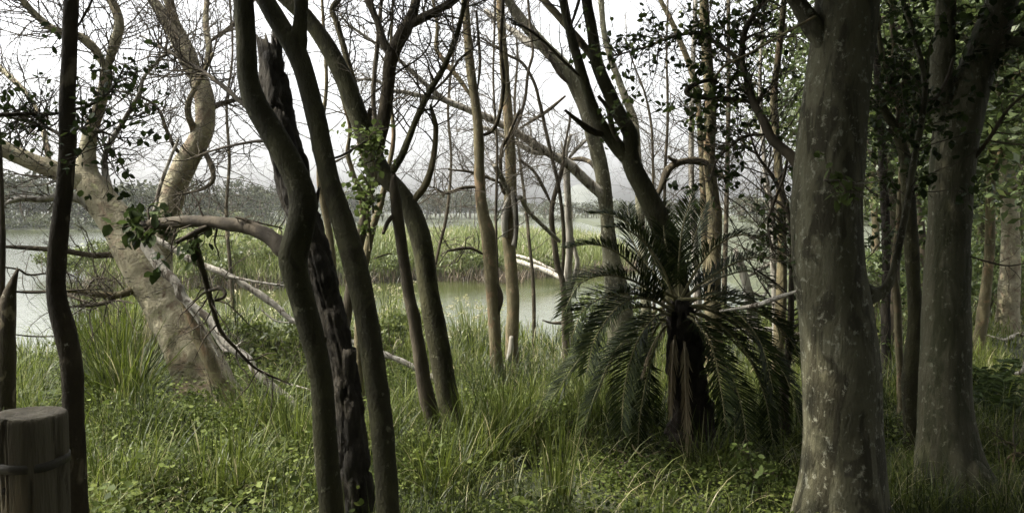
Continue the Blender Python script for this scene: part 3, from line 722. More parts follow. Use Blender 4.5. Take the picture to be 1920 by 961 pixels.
RL, CL = make_tree('peeling_tree', 'straight tree with white bark peeling from its middle in the centre', 'tree', 'tan',
    [(962, 714, 34), (960, 650, 25), (962, 570, 24), (958, 500, 24), (954, 450, 25), (956, 405, 26), (958, 345, 22), (957, 285, 20), (952, 205, 18), (946, 130, 17), (941, 60, 16), (938, 0, 15), (935, -100, 13), (930, -220, 10), (925, -400, 5)], 11.0, 11.2,
    branches=[([(963, 460, 9), (968, 430, 10), (966, 395, 10), (962, 370, 8), (960, 350, 5)], (10.9, 10.9), {'mat': 'dead', 'name': 'bark_strip', 'label': 'white strip of peeling bark'}),
              ([(947, 445, 10), (946, 415, 14), (949, 392, 14), (953, 370, 9)], (10.93, 10.93), {'mat': 'dead', 'name': 'bark_strip', 'label': 'white strip of peeling bark'}),
              ([(967, 465, 4), (969, 430, 6), (968, 385, 6), (964, 365, 5)], (10.85, 10.9), {'mat': 'rough', 'name': 'bark_strip', 'label': 'dark flap of hanging bark'}),
              ([(956, 370, 10), (946, 345, 10), (936, 325, 11), (928, 312, 8)], (10.9, 10.5), {'mat': 'dead', 'jag': .04}),
              ([(955, 372, 8), (941, 350, 7), (940, 285, 7), (955, 250, 6), (975, 205, 5)], (10.95, 10.6), {'mat': 'mottled'}),
              ([(960, 385, 9), (975, 370, 10), (990, 395, 8), (1020, 425, 8), (1048, 452, 8)], (10.9, 12.0), {'mat': 'dead'}),
              ([(945, 347, 6), (920, 335, 6), (880, 322, 5), (840, 318, 3)], (11, 10.8), {'mat': 'mottled'}),
              ([(958, 715, 16), (950, 690, 12), (957, 660, 12), (959, 630, 8)], (10.8, 10.9), {'mat': 'dead', 'name': 'root'})],
    tw=[(0, 24, .8, .5, 1, 5, 4, UP), (5, 14, .8, .2, 1, 5, 3, SD), (7, 22, .7, .1, 1, 6, 3, SD)], flare=.25, seed=33)

# --- leaning pale tree with the long diagonal limb
RN, CN = make_tree('pale_leaning_tree', 'pale grey tree leaning left behind the palm with one long diagonal limb', 'tree', 'grey',
    [(1172, 690, 72), (1164, 610, 52), (1156, 540, 44), (1146, 480, 34), (1140, 430, 27), (1136, 380, 26), (1128, 320, 28), (1113, 260, 28), (1097, 200, 28), (1072, 147, 28), (1046, 114, 26), (1022, 90, 24), (998, 62, 22), (974, 32, 20), (952, 0, 16), (925, -40, 14), (880, -120, 11), (820, -220, 6)], 13.0, 12.6,
    branches=[([(1137, 385, 26), (1126, 362, 26), (1100, 340, 24), (1074, 314, 23), (1053, 299, 21), (1017, 280, 19), (967, 248, 17), (930, 228, 17), (900, 215, 16), (865, 200, 15), (827, 184, 14), (796, 156, 11), (765, 128, 10), (743, 109, 9), (712, 87, 8), (680, 65, 7), (655, 47, 6), (636, 25, 4)], (12.9, 12.0), {'mat': 'dead', 'sides': 14, 'thin': .82, 'rough': .12, 'label': 'long bleached limb slanting up to the left'}),
              ([(830, 186, 11), (790, 180, 9), (755, 172, 8), (737, 170, 7), (702, 150, 6), (665, 150, 4)], (12.2, 12.0), {'mat': 'dead'}),
              ([(1032, 290, 12), (1000, 284, 11), (967, 267, 10), (933, 250, 8), (890, 232, 6)], (12.8, 13.2), {'mat': 'dead'}),
              ([(1020, 92, 16), (990, 80, 15), (965, 60, 13), (950, 50, 10), (910, 20, 8)], (12.6, 13.4), {'mat': 'dead'}),
              ([(1085, 165, 9), (1050, 140, 8), (1010, 70, 7), (975, 45, 6)], (12.6, 12.2), {'mat': 'dark'}),
              ([(1060, 180, 8), (1030, 205, 7), (1000, 225, 6), (975, 240, 4)], (12.7, 12.4), {'mat': 'mottled'})],
    tw=[(0, 30, 1.0, .5, 1, 6, 3, UP), (1, 84, 1.1, .2, 1, 6, 3, DN), (2, 34, .9, .1, 1, 7, 3, DN), (3, 34, .9, .1, 1, 7, 3, DN), (4, 18, .9, .2, 1, 5, 4, SD), (6, 14, .8, .1, 1, 5, 4, SD)],
    twm='palewig', flare=.35, sides=22, rough=.08, spacing=.08, seed=41)

make_tree('dead_white_tree', 'bleached dead tree with short forks standing left of the palm', 'dead tree', 'dead',
    [(1068, 660, 30), (1066, 610, 20), (1063, 545, 15), (1068, 455, 14), (1066, 400, 13), (1063, 340, 13), (1062, 298, 13)], 14.0, 13.6,
    branches=[([(1062, 302, 10), (1063, 275, 8), (1070, 253, 6)], 13.6, {'jag': .04}), ([(1064, 300, 9), (1080, 280, 8), (1100, 262, 5)], 13.6, {'jag': .03}), ([(1064, 345, 8), (1055, 320, 7), (1057, 290, 5), (1052, 265, 3)], 13.6),
              ([(1063, 300, 8), (1085, 298, 9), (1105, 303, 9), (1118, 318, 8), (1122, 328, 5)], (13.6, 13.0), {'mat': 'mottled', 'jag': .05}),
              ([(1066, 560, 10), (1082, 500, 9), (1078, 470, 8), (1072, 440, 5)], 13.8)],
    tw=[(1, 10, .5, .2, 1, 5, 3, UP), (2, 10, .5, .2, 1, 5, 3, UP), (3, 10, .5, .2, 1, 4, 3, UP)], twm='palewig', rough=.1, seed=43)
make_tree('dark_vine_tree', 'thin dark stem curving beside the bleached dead tree', 'tree', 'dark',
    [(1064, 610, 16), (1056, 540, 11), (1046, 500, 11), (1039, 453, 11), (1034, 407, 10), (1038, 373, 9), (1053, 320, 8), (1058, 280, 5), (1070, 220, 4)], 12.8, 12.6,
    branches=[([(1055, 520, 8), (1057, 450, 8), (1055, 407, 7), (1047, 347, 7), (1033, 287, 7), (1018, 220, 7), (1012, 194, 7), (1002, 156, 6), (980, 119, 6), (952, 103, 5), (900, 70, 3)], (12.8, 12.0)),
              ([(1035, 385, 7), (1018, 350, 7), (1000, 320, 6), (975, 300, 5)], 12.6, {'mat': 'mottled'}),
              ([(940, 278, 5), (968, 237, 6), (984, 187, 6), (990, 137, 6), (999, 100, 5), (995, 62, 5), (990, 0, 5), (985, -60, 4)], (11.0, 11.4), {'name': 'vine'})],
    tw=[(1, 20, .7, .3, 1, 5, 3, UP), (2, 12, .6, .3, 1, 5, 3, UP), (0, 10, .5, .3, 1, 4, 3, UP)], seed=44)

RO, CO = make_tree('twin_stem_tree', 'dark brown tree rising out of the palm and forking into two tall stems', 'tree', 'olive',
    [(1318, 842, 72), (1300, 730, 52), (1279, 610, 49), (1267, 525, 46), (1252, 455, 44), (1231, 403, 41), (1209, 358, 38), (1189, 318, 36), (1181, 288, 34), (1182, 252, 28), (1160, 212, 26), (1141, 172, 25), (1119, 117, 24), (1111, 62, 21), (1100, 0, 20), (1090, -100, 18), (1080, -230, 14), (1060, -420, 8)], 7.0, 7.2,
    branches=[([(1192, 322, 30), (1164, 283, 28), (1136, 248, 24), (1116, 213, 21), (1102, 172, 19), (1087, 125, 19), (1068, 56, 17), (1056, 0, 16), (1044, -80, 14), (1030, -220, 9)], (6.9, 7.0), {'sides': 16}),
              ([(1138, 252, 18), (1112, 247, 14), (1085, 228, 10), (1060, 207, 5)], (6.85, 6.6), {'mat': 'dark', 'jag': .02}),
              ([(1117, 122, 16), (1096, 88, 14), (1068, 55, 14), (1042, 25, 14), (1020, 0, 13), (990, -50, 11), (950, -130, 7)], (7.1, 7.6), {'mat': 'tan'}),
              ([(1172, 285, 14), (1150, 245, 11), (1140, 205, 9), (1122, 180, 6)], (6.8, 6.6), {'mat': 'dark'}),
              ([(1095, 150, 7), (1060, 118, 6), (1020, 78, 5), (985, 52, 4), (960, 45, 3)], (7.0, 6.7), {'mat': 'dark'}),
              ([(1066, 60, 7), (1080, 20, 6), (1095, -30, 5)], (7, 6.8), {'mat': 'dark'})],
    tw=[(0, 10, .7, .7, 1, 5, 3, UP), (1, 10, .7, .5, 1, 5, 3, UP), (5, 12, .5, .2, 1, 4, 3, SD)], flare=.3, sides=28, rough=.05, spacing=.05, seed=51)
leaf_part(RO, [CO[4]], 6, .3, .06, 'sprig', 3, .2, 1, tint=(0, .6))

RP, CP = make_tree('yellow_trunk_tree', 'upright tree with yellowish bark and climbing leaves right of the palm crown', 'tree', 'tan',
    [(1342, 748, 48), (1339, 655, 33), (1337, 565, 31), (1338, 485, 28), (1341, 420, 26), (1336, 360, 24), (1330, 300, 22), (1332, 205, 22), (1327, 120, 20), (1322, 50, 18), (1320, 0, 17), (1318, -100, 15), (1310, -220, 11), (1300, -400, 5)], 9.5, 9.8,
    branches=[([(1336, 318, 15), (1322, 305, 13), (1295, 301, 13), (1270, 306, 13), (1252, 320, 13), (1240, 348, 11), (1228, 380, 8)], (9.5, 9.1), {'mat': 'mottled', 'rough': .2}),
              ([(1272, 304, 9), (1258, 298, 7), (1253, 292, 4)], (9.3, 9.2), {'mat': 'dark', 'name': 'stub'}),
              ([(1338, 312, 10), (1352, 328, 9), (1365, 336, 7), (1374, 332, 4)], (9.5, 9.3), {'mat': 'mottled'})],
    tw=[(0, 26, .8, .5, 1, 5, 4, UP)], flare=.3, sides=20, seed=53, spacing=.06)
leaf_part(RP, [CP[0][int(len(CP[0]) * .42):int(len(CP[0]) * .8)]], 42, .34, .075, 'leaf', 3, 0, 1, name='climber', tint=(.2, 1), n2=2)

THIN = [
    ('slim pale stem just left of the yellowish trunk', 'dead', [(1309, 650, 20), (1308, 560, 16), (1303, 460, 14), (1298, 380, 12), (1296, 300, 11), (1297, 200, 10), (1300, 100, 9), (1304, 0, 8), (1304, -100, 7), (1300, -250, 4)], 14.0),
    ('tan stem leaning left that passes behind the yellowish trunk', 'tan', [(1336, 680, 20), (1326, 540, 15), (1320, 400, 13), (1315, 280, 12), (1307, 173, 12), (1297, 133, 11), (1283, 97, 11), (1268, 60, 10), (1254, 30, 10), (1238, 0, 9), (1200, -80, 7), (1160, -200, 4)], 13.0),
    ('pale bent tree whose trunk shows right of the twin stems', 'grey', [(1216, 650, 30), (1210, 560, 20), (1204, 450, 16), (1197, 350, 15), (1195, 297, 15), (1190, 231, 15), (1174, 187, 14), (1160, 150, 13), (1145, 110, 12), (1133, 62, 11), (1127, 0, 11), (1122, -90, 9), (1115, -240, 5)], 15.0),
    ('very thin curved pole between the twin stems and yellowish trunk', 'mottled', [(1228, 640, 8), (1226, 500, 6), (1226, 400, 6), (1224, 300, 5), (1221, 234, 5), (1209, 175, 4), (1190, 125, 3), (1170, 70, 2)], 12.0),
    ('very thin upright pole below the hanging leaf spray', 'mottled', [(1242, 660, 9), (1244, 520, 7), (1246, 380, 6), (1247, 320, 6), (1252, 217, 5), (1250, 90, 4), (1254, -40, 3)], 12.5),
    ('thin grey stem just right of the yellowish trunk', 'mottled', [(1357, 600, 12), (1359, 500, 10), (1361, 430, 9), (1364, 300, 9), (1366, 150, 8), (1366, 0, 7), (1370, -120, 4)], 16.0),
    ('brown stem standing close to the left side of the big lichened trunk', 'tan', [(1450, 765, 32), (1456, 690, 23), (1463, 600, 21), (1466, 500, 19), (1466, 420, 17), (1462, 340, 16), (1455, 250, 14), (1451, 180, 13), (1460, 100, 12), (1470, 0, 10), (1475, -120, 6)], 9.0),
    ('paler companion stem behind the brown one left of the big trunk', 'dead', [(1458, 700, 20), (1455, 600, 14), (1450, 500, 12), (1448, 404, 11), (1436, 330, 9), (1430, 250, 8), (1425, 150, 7), (1432, 0, 5)], 10.5),
    ('gnarled dark stem pressed against the big lichened trunk', 'dark', [(1474, 810, 24), (1470, 730, 18), (1479, 655, 16), (1483, 590, 13), (1484, 510, 10), (1484, 430, 9), (1472, 380, 8), (1448, 330, 7), (1420, 290, 5), (1400, 230, 3)], 7.0),
    ('thin tree between the peeling tree and the twin stems, far back', 'mottled', [(1002, 650, 8), (1000, 540, 7), (992, 450, 6), (985, 380, 6), (975, 300, 5), (965, 200, 5), (970, 100, 4), (960, 0, 3)], 15.5),
    ('thin dark pole directly right of the kinked trunk', 'dark', [(938, 690, 8), (935, 600, 6), (932, 500, 5), (930, 400, 5), (932, 280, 5), (925, 150, 4), (928, 20, 4), (925, -80, 2)], 10.5),
    ('thin bare tree rising in the gap left of the kinked trunk', 'mottled', [(800, 640, 8), (806, 560, 7), (822, 470, 6), (838, 400, 6), (846, 300, 5), (840, 200, 5), (850, 90, 4), (845, -20, 3)], 15.0),
    ('slender bare tree right of the dark sapling, behind the scarred tree', 'mottled', [(438, 640, 10), (436, 560, 8), (430, 480, 7), (424, 400, 6), (430, 300, 6), (425, 200, 5), (436, 100, 4), (430, -20, 3)], 14.5),
]
for k, (lab, mk, pts, d) in enumerate(THIN):
    wide = pts[0][2] >= 12
    make_tree('slim_tree', lab, 'tree', mk, pts, d, d + .3, tw=[(0, 42 if wide else 30, 1.3, .3, 1, 6, 3, UP)], twm='palewig' if mk in ('dead', 'grey') else 'twig', sides=12, seed=60 + k, rough=.08,
              group='slim background stems')

# white leaning stump and dead wood right of the palm
make_tree('dead_stump', 'short bleached stump leaning left right of the palm', 'dead tree', 'dead', [(1415, 625, 26), (1411, 595, 20), (1402, 545, 18), (1392, 505, 15), (1380, 470, 9)], 13.2, 13.0,
    branches=[([(1398, 520, 8), (1420, 508, 7), (1450, 490, 5), (1470, 470, 4)], 13.0, {'mat': 'dead'}), ([(1400, 540, 7), (1430, 555, 6), (1445, 530, 5)], 13.0)], jag=.08, tw=[(1, 14, .6, .2, 1, 4, 3, UP), (2, 8, .5, .2, 1, 4, 3, UP)], twm='palewig', seed=71)

# --- the big lichened tree at the right
RS, CS = make_tree('big_tree', 'massive grey lichened tree trunk in the right foreground', 'tree', 'grey',
    [(1575, 1045, 215), (1577, 961, 168), (1581, 850, 146), (1576, 700, 140), (1568, 600, 134), (1553, 500, 130), (1550, 400, 128), (1553, 330, 126), (1565, 200, 118), (1580, 80, 114), (1588, 0, 112), (1600, -150, 104), (1620, -350, 90), (1640, -600, 60), (1660, -800, 30)], 4.7, 4.9,
    branches=[([(1548, 90, 60), (1520, 45, 38), (1502, 15, 31), (1482, -15, 27), (1450, -70, 22), (1400, -160, 16), (1330, -260, 9)], (4.75, 4.9), {'sides': 16}),
              ([(1535, 350, 34), (1510, 320, 24), (1477, 287, 20), (1447, 260, 18), (1430, 223, 16), (1413, 193, 15), (1401, 150, 13), (1391, 112, 12), (1396, 62, 11), (1414, 26, 10), (1434, -5, 10), (1452, -60, 8), (1480, -160, 5)], (4.5, 5.4), {'mat': 'dark', 'sides': 14}),
              ([(1392, 116, 10), (1367, 97, 9), (1340, 79, 8), (1312, 62, 7), (1265, 68, 6), (1205, 90, 4), (1150, 105, 3)], (5.1, 5.5), {'mat': 'dark'}),
              ([(1410, 190, 13), (1367, 187, 12), (1333, 183, 11), (1300, 180, 10), (1287, 172, 10), (1296, 162, 9), (1313, 154, 8), (1333, 150, 8), (1346, 155, 7)], (5.0, 5.1), {'mat': 'mottled'}),
              ([(1340, 145, 5), (1360, 123, 5), (1400, 103, 5), (1453, 73, 5), (1530, 30, 5)], (5.0, 4.6), {'mat': 'tan', 'name': 'vine'}),
              ([(1590, 560, 60), (1622, 553, 44), (1646, 550, 26), (1664, 536, 18), (1677, 500, 14), (1688, 450, 13), (1700, 390, 13), (1710, 322, 12), (1726, 235, 12), (1733, 190, 11), (1733, 145, 10), (1723, 100, 10), (1709, 52, 9), (1693, 0, 8), (1685, -60, 6)], (4.7, 5.0), {'sides': 14}),
              ([(1735, 210, 8), (1755, 185, 7), (1775, 150, 6), (1788, 110, 5)], (4.9, 5.0), {'mat': 'dark'}),
              ([(1545, 338, 5), (1580, 338, 4), (1610, 344, 4), (1645, 340, 2)], (4.35, 4.3), {'mat': 'dead', 'name': 'twig'}),
              ([(1440, 252, 8), (1400, 255, 6), (1375, 270, 5), (1345, 300, 4), (1330, 340, 3)], (5.0, 5.0), {'mat': 'dark'}),
              ([(1478, 288, 8), (1470, 330, 6), (1455, 370, 5), (1440, 420, 4), (1450, 470, 3)], (4.7, 4.9), {'mat': 'dark'}),
              ([(1496, 545, 10), (1460, 557, 10), (1420, 571, 9), (1380, 578, 6), (1350, 583, 4)], (4.75, 5.6), {'mat': 'dead', 'label': 'bleached dead limb reaching left'})],
    tw=[(3, 12, .4, .2, 1, 4, 3, SD), (2, 30, .45, .3, 1, 4, 3, SD), (9, 12, .4, .2, 1, 4, 3, DN), (10, 12, .35, .2, 1, 4, 3, DN), (8, 8, .2, .2, 1, 3, 2, SD), (1, 18, .6, .3, 1, 5, 3, UP)], twm='dark', flare=.25, sides=44, rough=.035, spacing=.045, seed=15)
leaf_part(RS, [CS[3]], 50, .32, .05, 'leaf', 3, .1, 1, tint=(.1, 1))
leaf_part(RS, [CS[2]], 46, .38, .05, 'leaf', 3, .12, .9, tint=(0, .9))
leaf_part(RS, [CS[9]], 18, .26, .052, 'leaf', 3, .1, 1, tint=(0, .9))
leaf_part(RS, [CS[10]], 22, .30, .055, 'leaf', 3, .1, 1, tint=(.1, .9))
leaf_part(RS, [CS[4]], 20, .2, .055, 'leaf', 3, .1, 1, tint=(.1, .9))
leaf_part(RS, [CS[1]], 40, .5, .052, 'leaf', 4, .3, 1, tint=(0, .8))
leaf_part(RS, [CS[6]], 46, .35, .055, 'leaf', 4, .35, 1, tint=(0, .7))
leaf_part(RS, [CS[8]], 5, .16, .06, 'sprig', 3, 0, .4, tint=(0, .7))

RT, CT = make_tree('big_forked_tree', 'smooth grey tree forking into two thick limbs near the right edge', 'tree', 'smoothgrey',
    [(1795, 965, 200), (1786, 905, 130), (1777, 850, 108), (1771, 750, 90), (1773, 600, 83), (1777, 480, 76), (1782, 380, 74), (1787, 285, 78), (1800, 215, 80), (1822, 155, 68), (1845, 100, 64), (1862, 50, 60), (1880, 0, 54), (1910, -80, 46), (1950, -220, 34), (2000, -420, 18)], 5.5, 5.8,
    branches=[([(1780, 265, 56), (1770, 205, 46), (1764, 150, 40), (1767, 105, 40), (1772, 65, 36), (1774, 15, 34), (1776, -50, 30), (1776, -200, 24), (1770, -400, 12)], (5.55, 5.7), {'sides': 22}),
              ([(1790, 840, 20), (1815, 880, 60), (1840, 908, 58), (1872, 935, 46), (1912, 965, 32), (1960, 995, 16)], (5.45, 5.1), {'name': 'root'}),
              ([(1815, 312, 10), (1836, 285, 8), (1858, 255, 7), (1890, 205, 6), (1925, 172, 5), (1980, 110, 4)], (5.55, 5.4), {'mat': 'dark'}),
              ([(1850, 262, 5), (1880, 268, 4), (1930, 272, 3)], (5.5, 5.3), {'mat': 'dark'}),
              ([(1855, 80, 26), (1890, 80, 20), (1930, 75, 17), (1990, 50, 12)], (5.7, 5.4), {'sides': 12}),
              ([(1818, 480, 5), (1850, 490, 4), (1890, 498, 3), (1930, 492, 2)], (5.5, 5.2), {'mat': 'dark'})],
    tw=[(3, 10, .4, .3, 1, 4, 2, SD), (6, 8, .3, .2, 1, 3, 2, SD), (0, 16, .7, .6, 1, 4, 2, UP)], twm='dark', flare=.35, sides=40, rough=.04, spacing=.05, seed=17)
leaf_part(RT, [CT[1]], 30, .5, .07, 'leaf', 4, .25, .8, tint=(0, .6))
leaf_part(RT, [CT[0]], 24, .5, .07, 'leaf', 4, .55, .9, tint=(0, .6))
leaf_part(RT, [CT[5]], 16, .4, .07, 'leaf', 4, .2, 1, tint=(0, .6))

RU, CU = make_tree('crooked_tree', 'crooked smooth tree with a swollen bend between the two big right trunks', 'tree', 'olive',
    [(1716, 868, 50), (1712, 825, 33), (1710, 765, 33), (1710, 718, 38), (1712, 665, 31), (1716, 605, 27), (1714, 545, 25), (1710, 480, 26), (1706, 420, 26), (1702, 350, 24), (1698, 300, 21), (1680, 244, 18), (1661, 212, 15), (1655, 195, 14), (1664, 182, 13), (1668, 150, 11), (1650, 80, 9), (1640, -40, 6)], 6.6, 6.8,
    branches=[([(1697, 290, 16), (1690, 240, 13), (1687, 208, 12), (1690, 175, 12), (1700, 153, 13), (1738, 149, 12), (1780, 130, 9)], (6.7, 6.9), {'mat': 'tan'})], flare=.3, sides=20, seed=18)
leaf_part(RU, [CU[0][int(len(CU[0]) * .6):], CU[1]], 60, .55, .06, 'leaf', 4, 0, 1, tint=(0, .7))
RU2, CU2 = make_tree('crooked_tree', 'thin smooth stem close behind the crooked tree', 'tree', 'tan', [(1694, 800, 24), (1690, 720, 16), (1685, 640, 14), (1682, 560, 14), (1676, 500, 13), (1685, 420, 12), (1690, 300, 11), (1680, 150, 10), (1670, 0, 8), (1665, -100, 5)], 7.6, 7.6, seed=19)
leaf_part(RU2, [CU2[0]], 60, .7, .06, 'leaf', 4, .35, 1, tint=(0, .7))
RU3, CU3 = make_tree('ivy_tree', 'dark rough trunk wrapped in small leaves right of the massive trunk', 'tree', 'rough', [(1662, 740, 28), (1662, 690, 20), (1661, 600, 17), (1662, 500, 16), (1660, 400, 16), (1655, 300, 15), (1650, 200, 14), (1640, 60, 12), (1635, -100, 9), (1630, -300, 5)], 9.0, 9.0, ridge=.12, sides=32, spacing=.04, seed=20)
leaf_part(RU3, [CU3[0]], 90, .75, .06, 'leaf', 4, .12, 1, tint=(0, .8))

# ------------------------------------------------------------------ the palm
pb = P(1300, 862, 6.6); pb[2] = gz(pb[0], pb[1])
RW = root('palm_tree', pb, 'low bushy palm with drooping feathery fronds in front of the twin stem tree', 'palm')
gt = Geo()
PC = tube(gt, np.array([[pb[0], pb[1], pb[2] - .1, .23], [pb[0] - .01, pb[1], pb[2] + .25, .185], [pb[0] - .06, pb[1] - .02, pb[2] + .7, .15], *[[*P(1278, 600, 6.6), .13]], [*P(1272, 560, 6.6), .06]]), 40, .03, .18, 3, .2, ridge=.3)
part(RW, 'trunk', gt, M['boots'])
FR = [  # rachis points after the crown, distance of the tip
    ([(1240, 510), (1200, 438), (1150, 405), (1104, 400)], 7.0), ([(1246, 510), (1212, 458), (1170, 428), (1136, 428)], 6.3), ([(1225, 535), (1160, 475), (1110, 458), (1058, 466)], 6.2),
    ([(1215, 540), (1150, 516), (1090, 530), (1054, 590)], 6.0), ([(1210, 555), (1150, 552), (1095, 580), (1072, 632)], 5.8), ([(1215, 575), (1155, 590), (1095, 660), (1032, 750)], 6.1),
    ([(1235, 590), (1195, 640), (1172, 720), (1165, 808)], 6.0), ([(1225, 585), (1180, 620), (1140, 690), (1115, 752)], 6.9), ([(1272, 510), (1278, 440), (1290, 390), (1306, 350)], 6.9), ([(1284, 510), (1300, 452), (1314, 410), (1324, 380)], 7.3),
    ([(1300, 515), (1342, 462), (1393, 440), (1434, 470)], 6.2), ([(1310, 535), (1380, 492), (1440, 482), (1480, 504)], 6.9), ([(1310, 540), (1365, 515), (1410, 510), (1450, 540)], 7.5),
    ([(1300, 600), (1334, 650), (1350, 720), (1360, 792)], 5.8), ([(1330, 575), (1404, 620), (1470, 700), (1506, 812)], 6.2), ([(1340, 585), (1420, 645), (1455, 710), (1472, 785)], 6.9), ([(1310, 600), (1365, 690), (1390, 760), (1402, 840)], 6.0),
    ([(1235, 525), (1200, 480), (1180, 430), (1176, 385)], 7.6), ([(1220, 545), (1180, 545), (1120, 600), (1085, 690)], 7.2), ([(1330, 550), (1400, 560), (1450, 600), (1490, 680)], 7.0), ([(1240, 600), (1210, 670), (1215, 750), (1230, 810)], 7.0),
    ([(1215, 560), (1165, 570), (1118, 630), (1100, 700)], 5.7), ([(1320, 560), (1375, 580), (1425, 640), (1450, 730)], 5.9), ([(1256, 500), (1246, 440), (1240, 400), (1225, 365)], 7.2)]
def frond(pts, dt, dead=False, start=(1274, 575)):
    q = [start] + list(pts); k = len(q) - 1
    A = np.array([[*P(x_, y_, 6.6 + (dt - 6.6) * (i / k) ** .9), (.015, .011, .008, .005, .0025)[i * 4 // k]] for i, (x_, y_) in enumerate(q)])
    gr, gl = Geo(), Geo()
    C = tube(gr, A, 6, .03, .03)
    n = len(C)
    s = np.linspace(0, 1, n)
    T = unit(np.gradient(C[:, :3], axis=0))
    L = np.linalg.norm(np.diff(C[:, :3], axis=0), axis=1).sum()
    nl = int((96 if not dead else 30) * min(1.3, max(.75, L / 1.2)))
    t = np.linspace(.2, .99, nl)
    i = (t * (n - 1)).astype(int)
    side = np.cross(T[i], np.array([0, 0, 1.0])); bad = np.linalg.norm(side, axis=1) < .25
    side[bad] = np.array([1.0, 0, 0]); side = unit(side)
    nrm = np.cross(side, T[i])
    ln = (.11 + .13 * np.sin(np.clip(t * 1.05, 0, 1) * math.pi) ** .7) * min(1.1, max(.8, L / 1.2))
    for sg in (-1, 1):
        d = unit(T[i] * (.7 + .6 * t[:, None] ** 2) + side * sg * .9 + nrm * .42 + rng.normal(0, .12, (nl, 3)))
        if dead: d = unit(d * .5 + np.array([0, 0, -.8]) + T[i] * .5)
        p0 = C[i, :3]; l2 = ln * rng.uniform(.8, 1.12, nl)
        wv = .0056 * rng.uniform(.7, 1.3, nl)
        up = unit(nrm + side * sg * -.35)
        sd = unit(np.cross(d, up))
        p1 = p0 + d * (l2 * .5)[:, None]
        d2 = unit(d + np.array([0, 0, -.22]) + rng.normal(0, .12, (nl, 3)))
        p2 = p1 + d2 * (l2 * .5)[:, None]
        v = np.stack([p0 - sd * wv[:, None] * .5, p0 + sd * wv[:, None] * .5, p1 + sd * wv[:, None], p1 - sd * wv[:, None], p2], 1)
        b = np.arange(nl)[:, None] * 5
        gl.add(v.reshape(-1, 3), b + np.array([0, 1, 2, 3]), b + np.array([3, 2, 4]), tint=np.repeat(rng.uniform(0, 1, nl), 5))
    f = part(RW, 'frond', gr, M['deadfrond' if dead else 'rachis'], 'dry brown frond hanging down' if dead else None)
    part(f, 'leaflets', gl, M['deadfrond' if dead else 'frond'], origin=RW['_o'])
for f in FR:
    frond(*f, start=(1274 + rng.uniform(-14, 14), 578 + rng.uniform(-18, 18)))
frond([(1284, 650), (1286, 730), (1290, 852)], 6.1, True, (1280, 610))
frond([(1264, 640), (1260, 700), (1257, 775)], 6.2, True, (1268, 605))
frond([(1250, 610), (1222, 650), (1205, 700)], 6.5, True, (1264, 600))
for f in [([(1320, 590), (1385, 640), (1430, 730), (1450, 830)], 6.4), ([(1330, 600), (1410, 680), (1440, 760), (1440, 840)], 7.0), ([(1225, 600), (1160, 650), (1120, 730), (1095, 800)], 6.4), ([(1345, 560), (1430, 590), (1490, 650), (1520, 750)], 6.7), ([(1240, 620), (1215, 700), (1200, 780), (1196, 840)], 6.4), ([(1310, 620), (1350, 720), (1362, 800), (1364, 850)], 6.9)]:
    frond(*f, start=(1276 + rng.uniform(-12, 12), 590 + rng.uniform(-10, 18)))

# ------------------------------------------------------------------ wooden post, rail, fallen logs
pd = 2.62
pc = P(58, 790, pd); pz0 = gz(pc[0], pc[1]); pz1 = P(58, 772, pd)[2]
RPst = root('wooden_post', (pc[0], pc[1], pz0), 'thick round weathered wooden post with a strap in the lower left corner', 'post')
def lathe(geo, cx, cy, prof, sides=48, rough=.012, seed=0, cracks=0.0):
    pr = np.array(prof); th = np.linspace(0, 2 * math.pi, sides, endpoint=False)
    r = pr[:, 0][:, None] + 0 * th[None]
    q = np.stack([np.cos(th)[None] * r * 18, np.sin(th)[None] * r * 18, pr[:, 1][:, None] * 2.2 + 0 * th[None]], -1)
    rr = r * (1 + rough * noise3(q, 1, seed)) - cracks * r * (np.abs(noise3(np.stack([np.cos(th)[None] * 5 + 0 * r, np.sin(th)[None] * 5 + 0 * r, pr[:, 1][:, None] * .7 + 0 * th[None]], -1), 1, seed + 3)) < .035)
    V = np.stack([cx + np.cos(th)[None] * rr, cy + np.sin(th)[None] * rr, pr[:, 1][:, None] + .006 * noise3(q, .7, seed + 5) * (pr[:, 0] > 0)[:, None]], -1)
    n = len(pr); i = np.arange(n * sides).reshape(n, sides)
    f = np.stack([i[:-1], np.roll(i[:-1], -1, 1), np.roll(i[1:], -1, 1), i[1:]], -1).reshape(-1, 4)
    geo.add(V.reshape(-1, 3), f)
RR = .104
gp = Geo(); h = np.linspace(pz0 - .15, pz1 - .022, 40)
lathe(gp, pc[0], pc[1], [(RR * 1.03, z) for z in h] + [(RR * 1.025, pz1 - .012), (RR * 1.0, pz1 - .004), (RR * .95, pz1), (RR * .8, pz1 + .002), (RR * .55, pz1 - .003), (RR * .3, pz1 + .001), (.001, pz1)], 200, .035, 4, cracks=.075)
part(RPst, 'body', gp, M['post'])
zs = P(58, 861, pd)[2]
gs = Geo(); lathe(gs, pc[0], pc[1], [(RR * 1.0, zs - .015), (RR * 1.062, zs - .0145), (RR * 1.065, zs), (RR * 1.062, zs + .0145), (RR * 1.0, zs + .015)], 64, .02, 6)
part(RPst, 'strap', gs, M['strap'])
gk = Geo(); q = P(9, 920, pd - .098)
tube(gk, np.array([[*q, .011], [q[0] + .002, q[1] + .03, q[2], .011]]), 14, .02, .1, 1, cap0=True)
part(RPst, 'knot_hole', gk, M['boots'], 'dark round knot hole')
gl = Geo(); a = P(44, 1000, 2.44); a2 = P(-420, 985, 2.3)
tube(gl, np.array([[*a, .056], [*(a * .6 + a2 * .4), .06], [*a2, .062]]), 28, .04, .04, 3, cap0=True)
tag(single('fence_rail', gl, M['cut'], tuple(a)), 'pale round wooden rail end in front of the post, bottom left corner', 'rail')
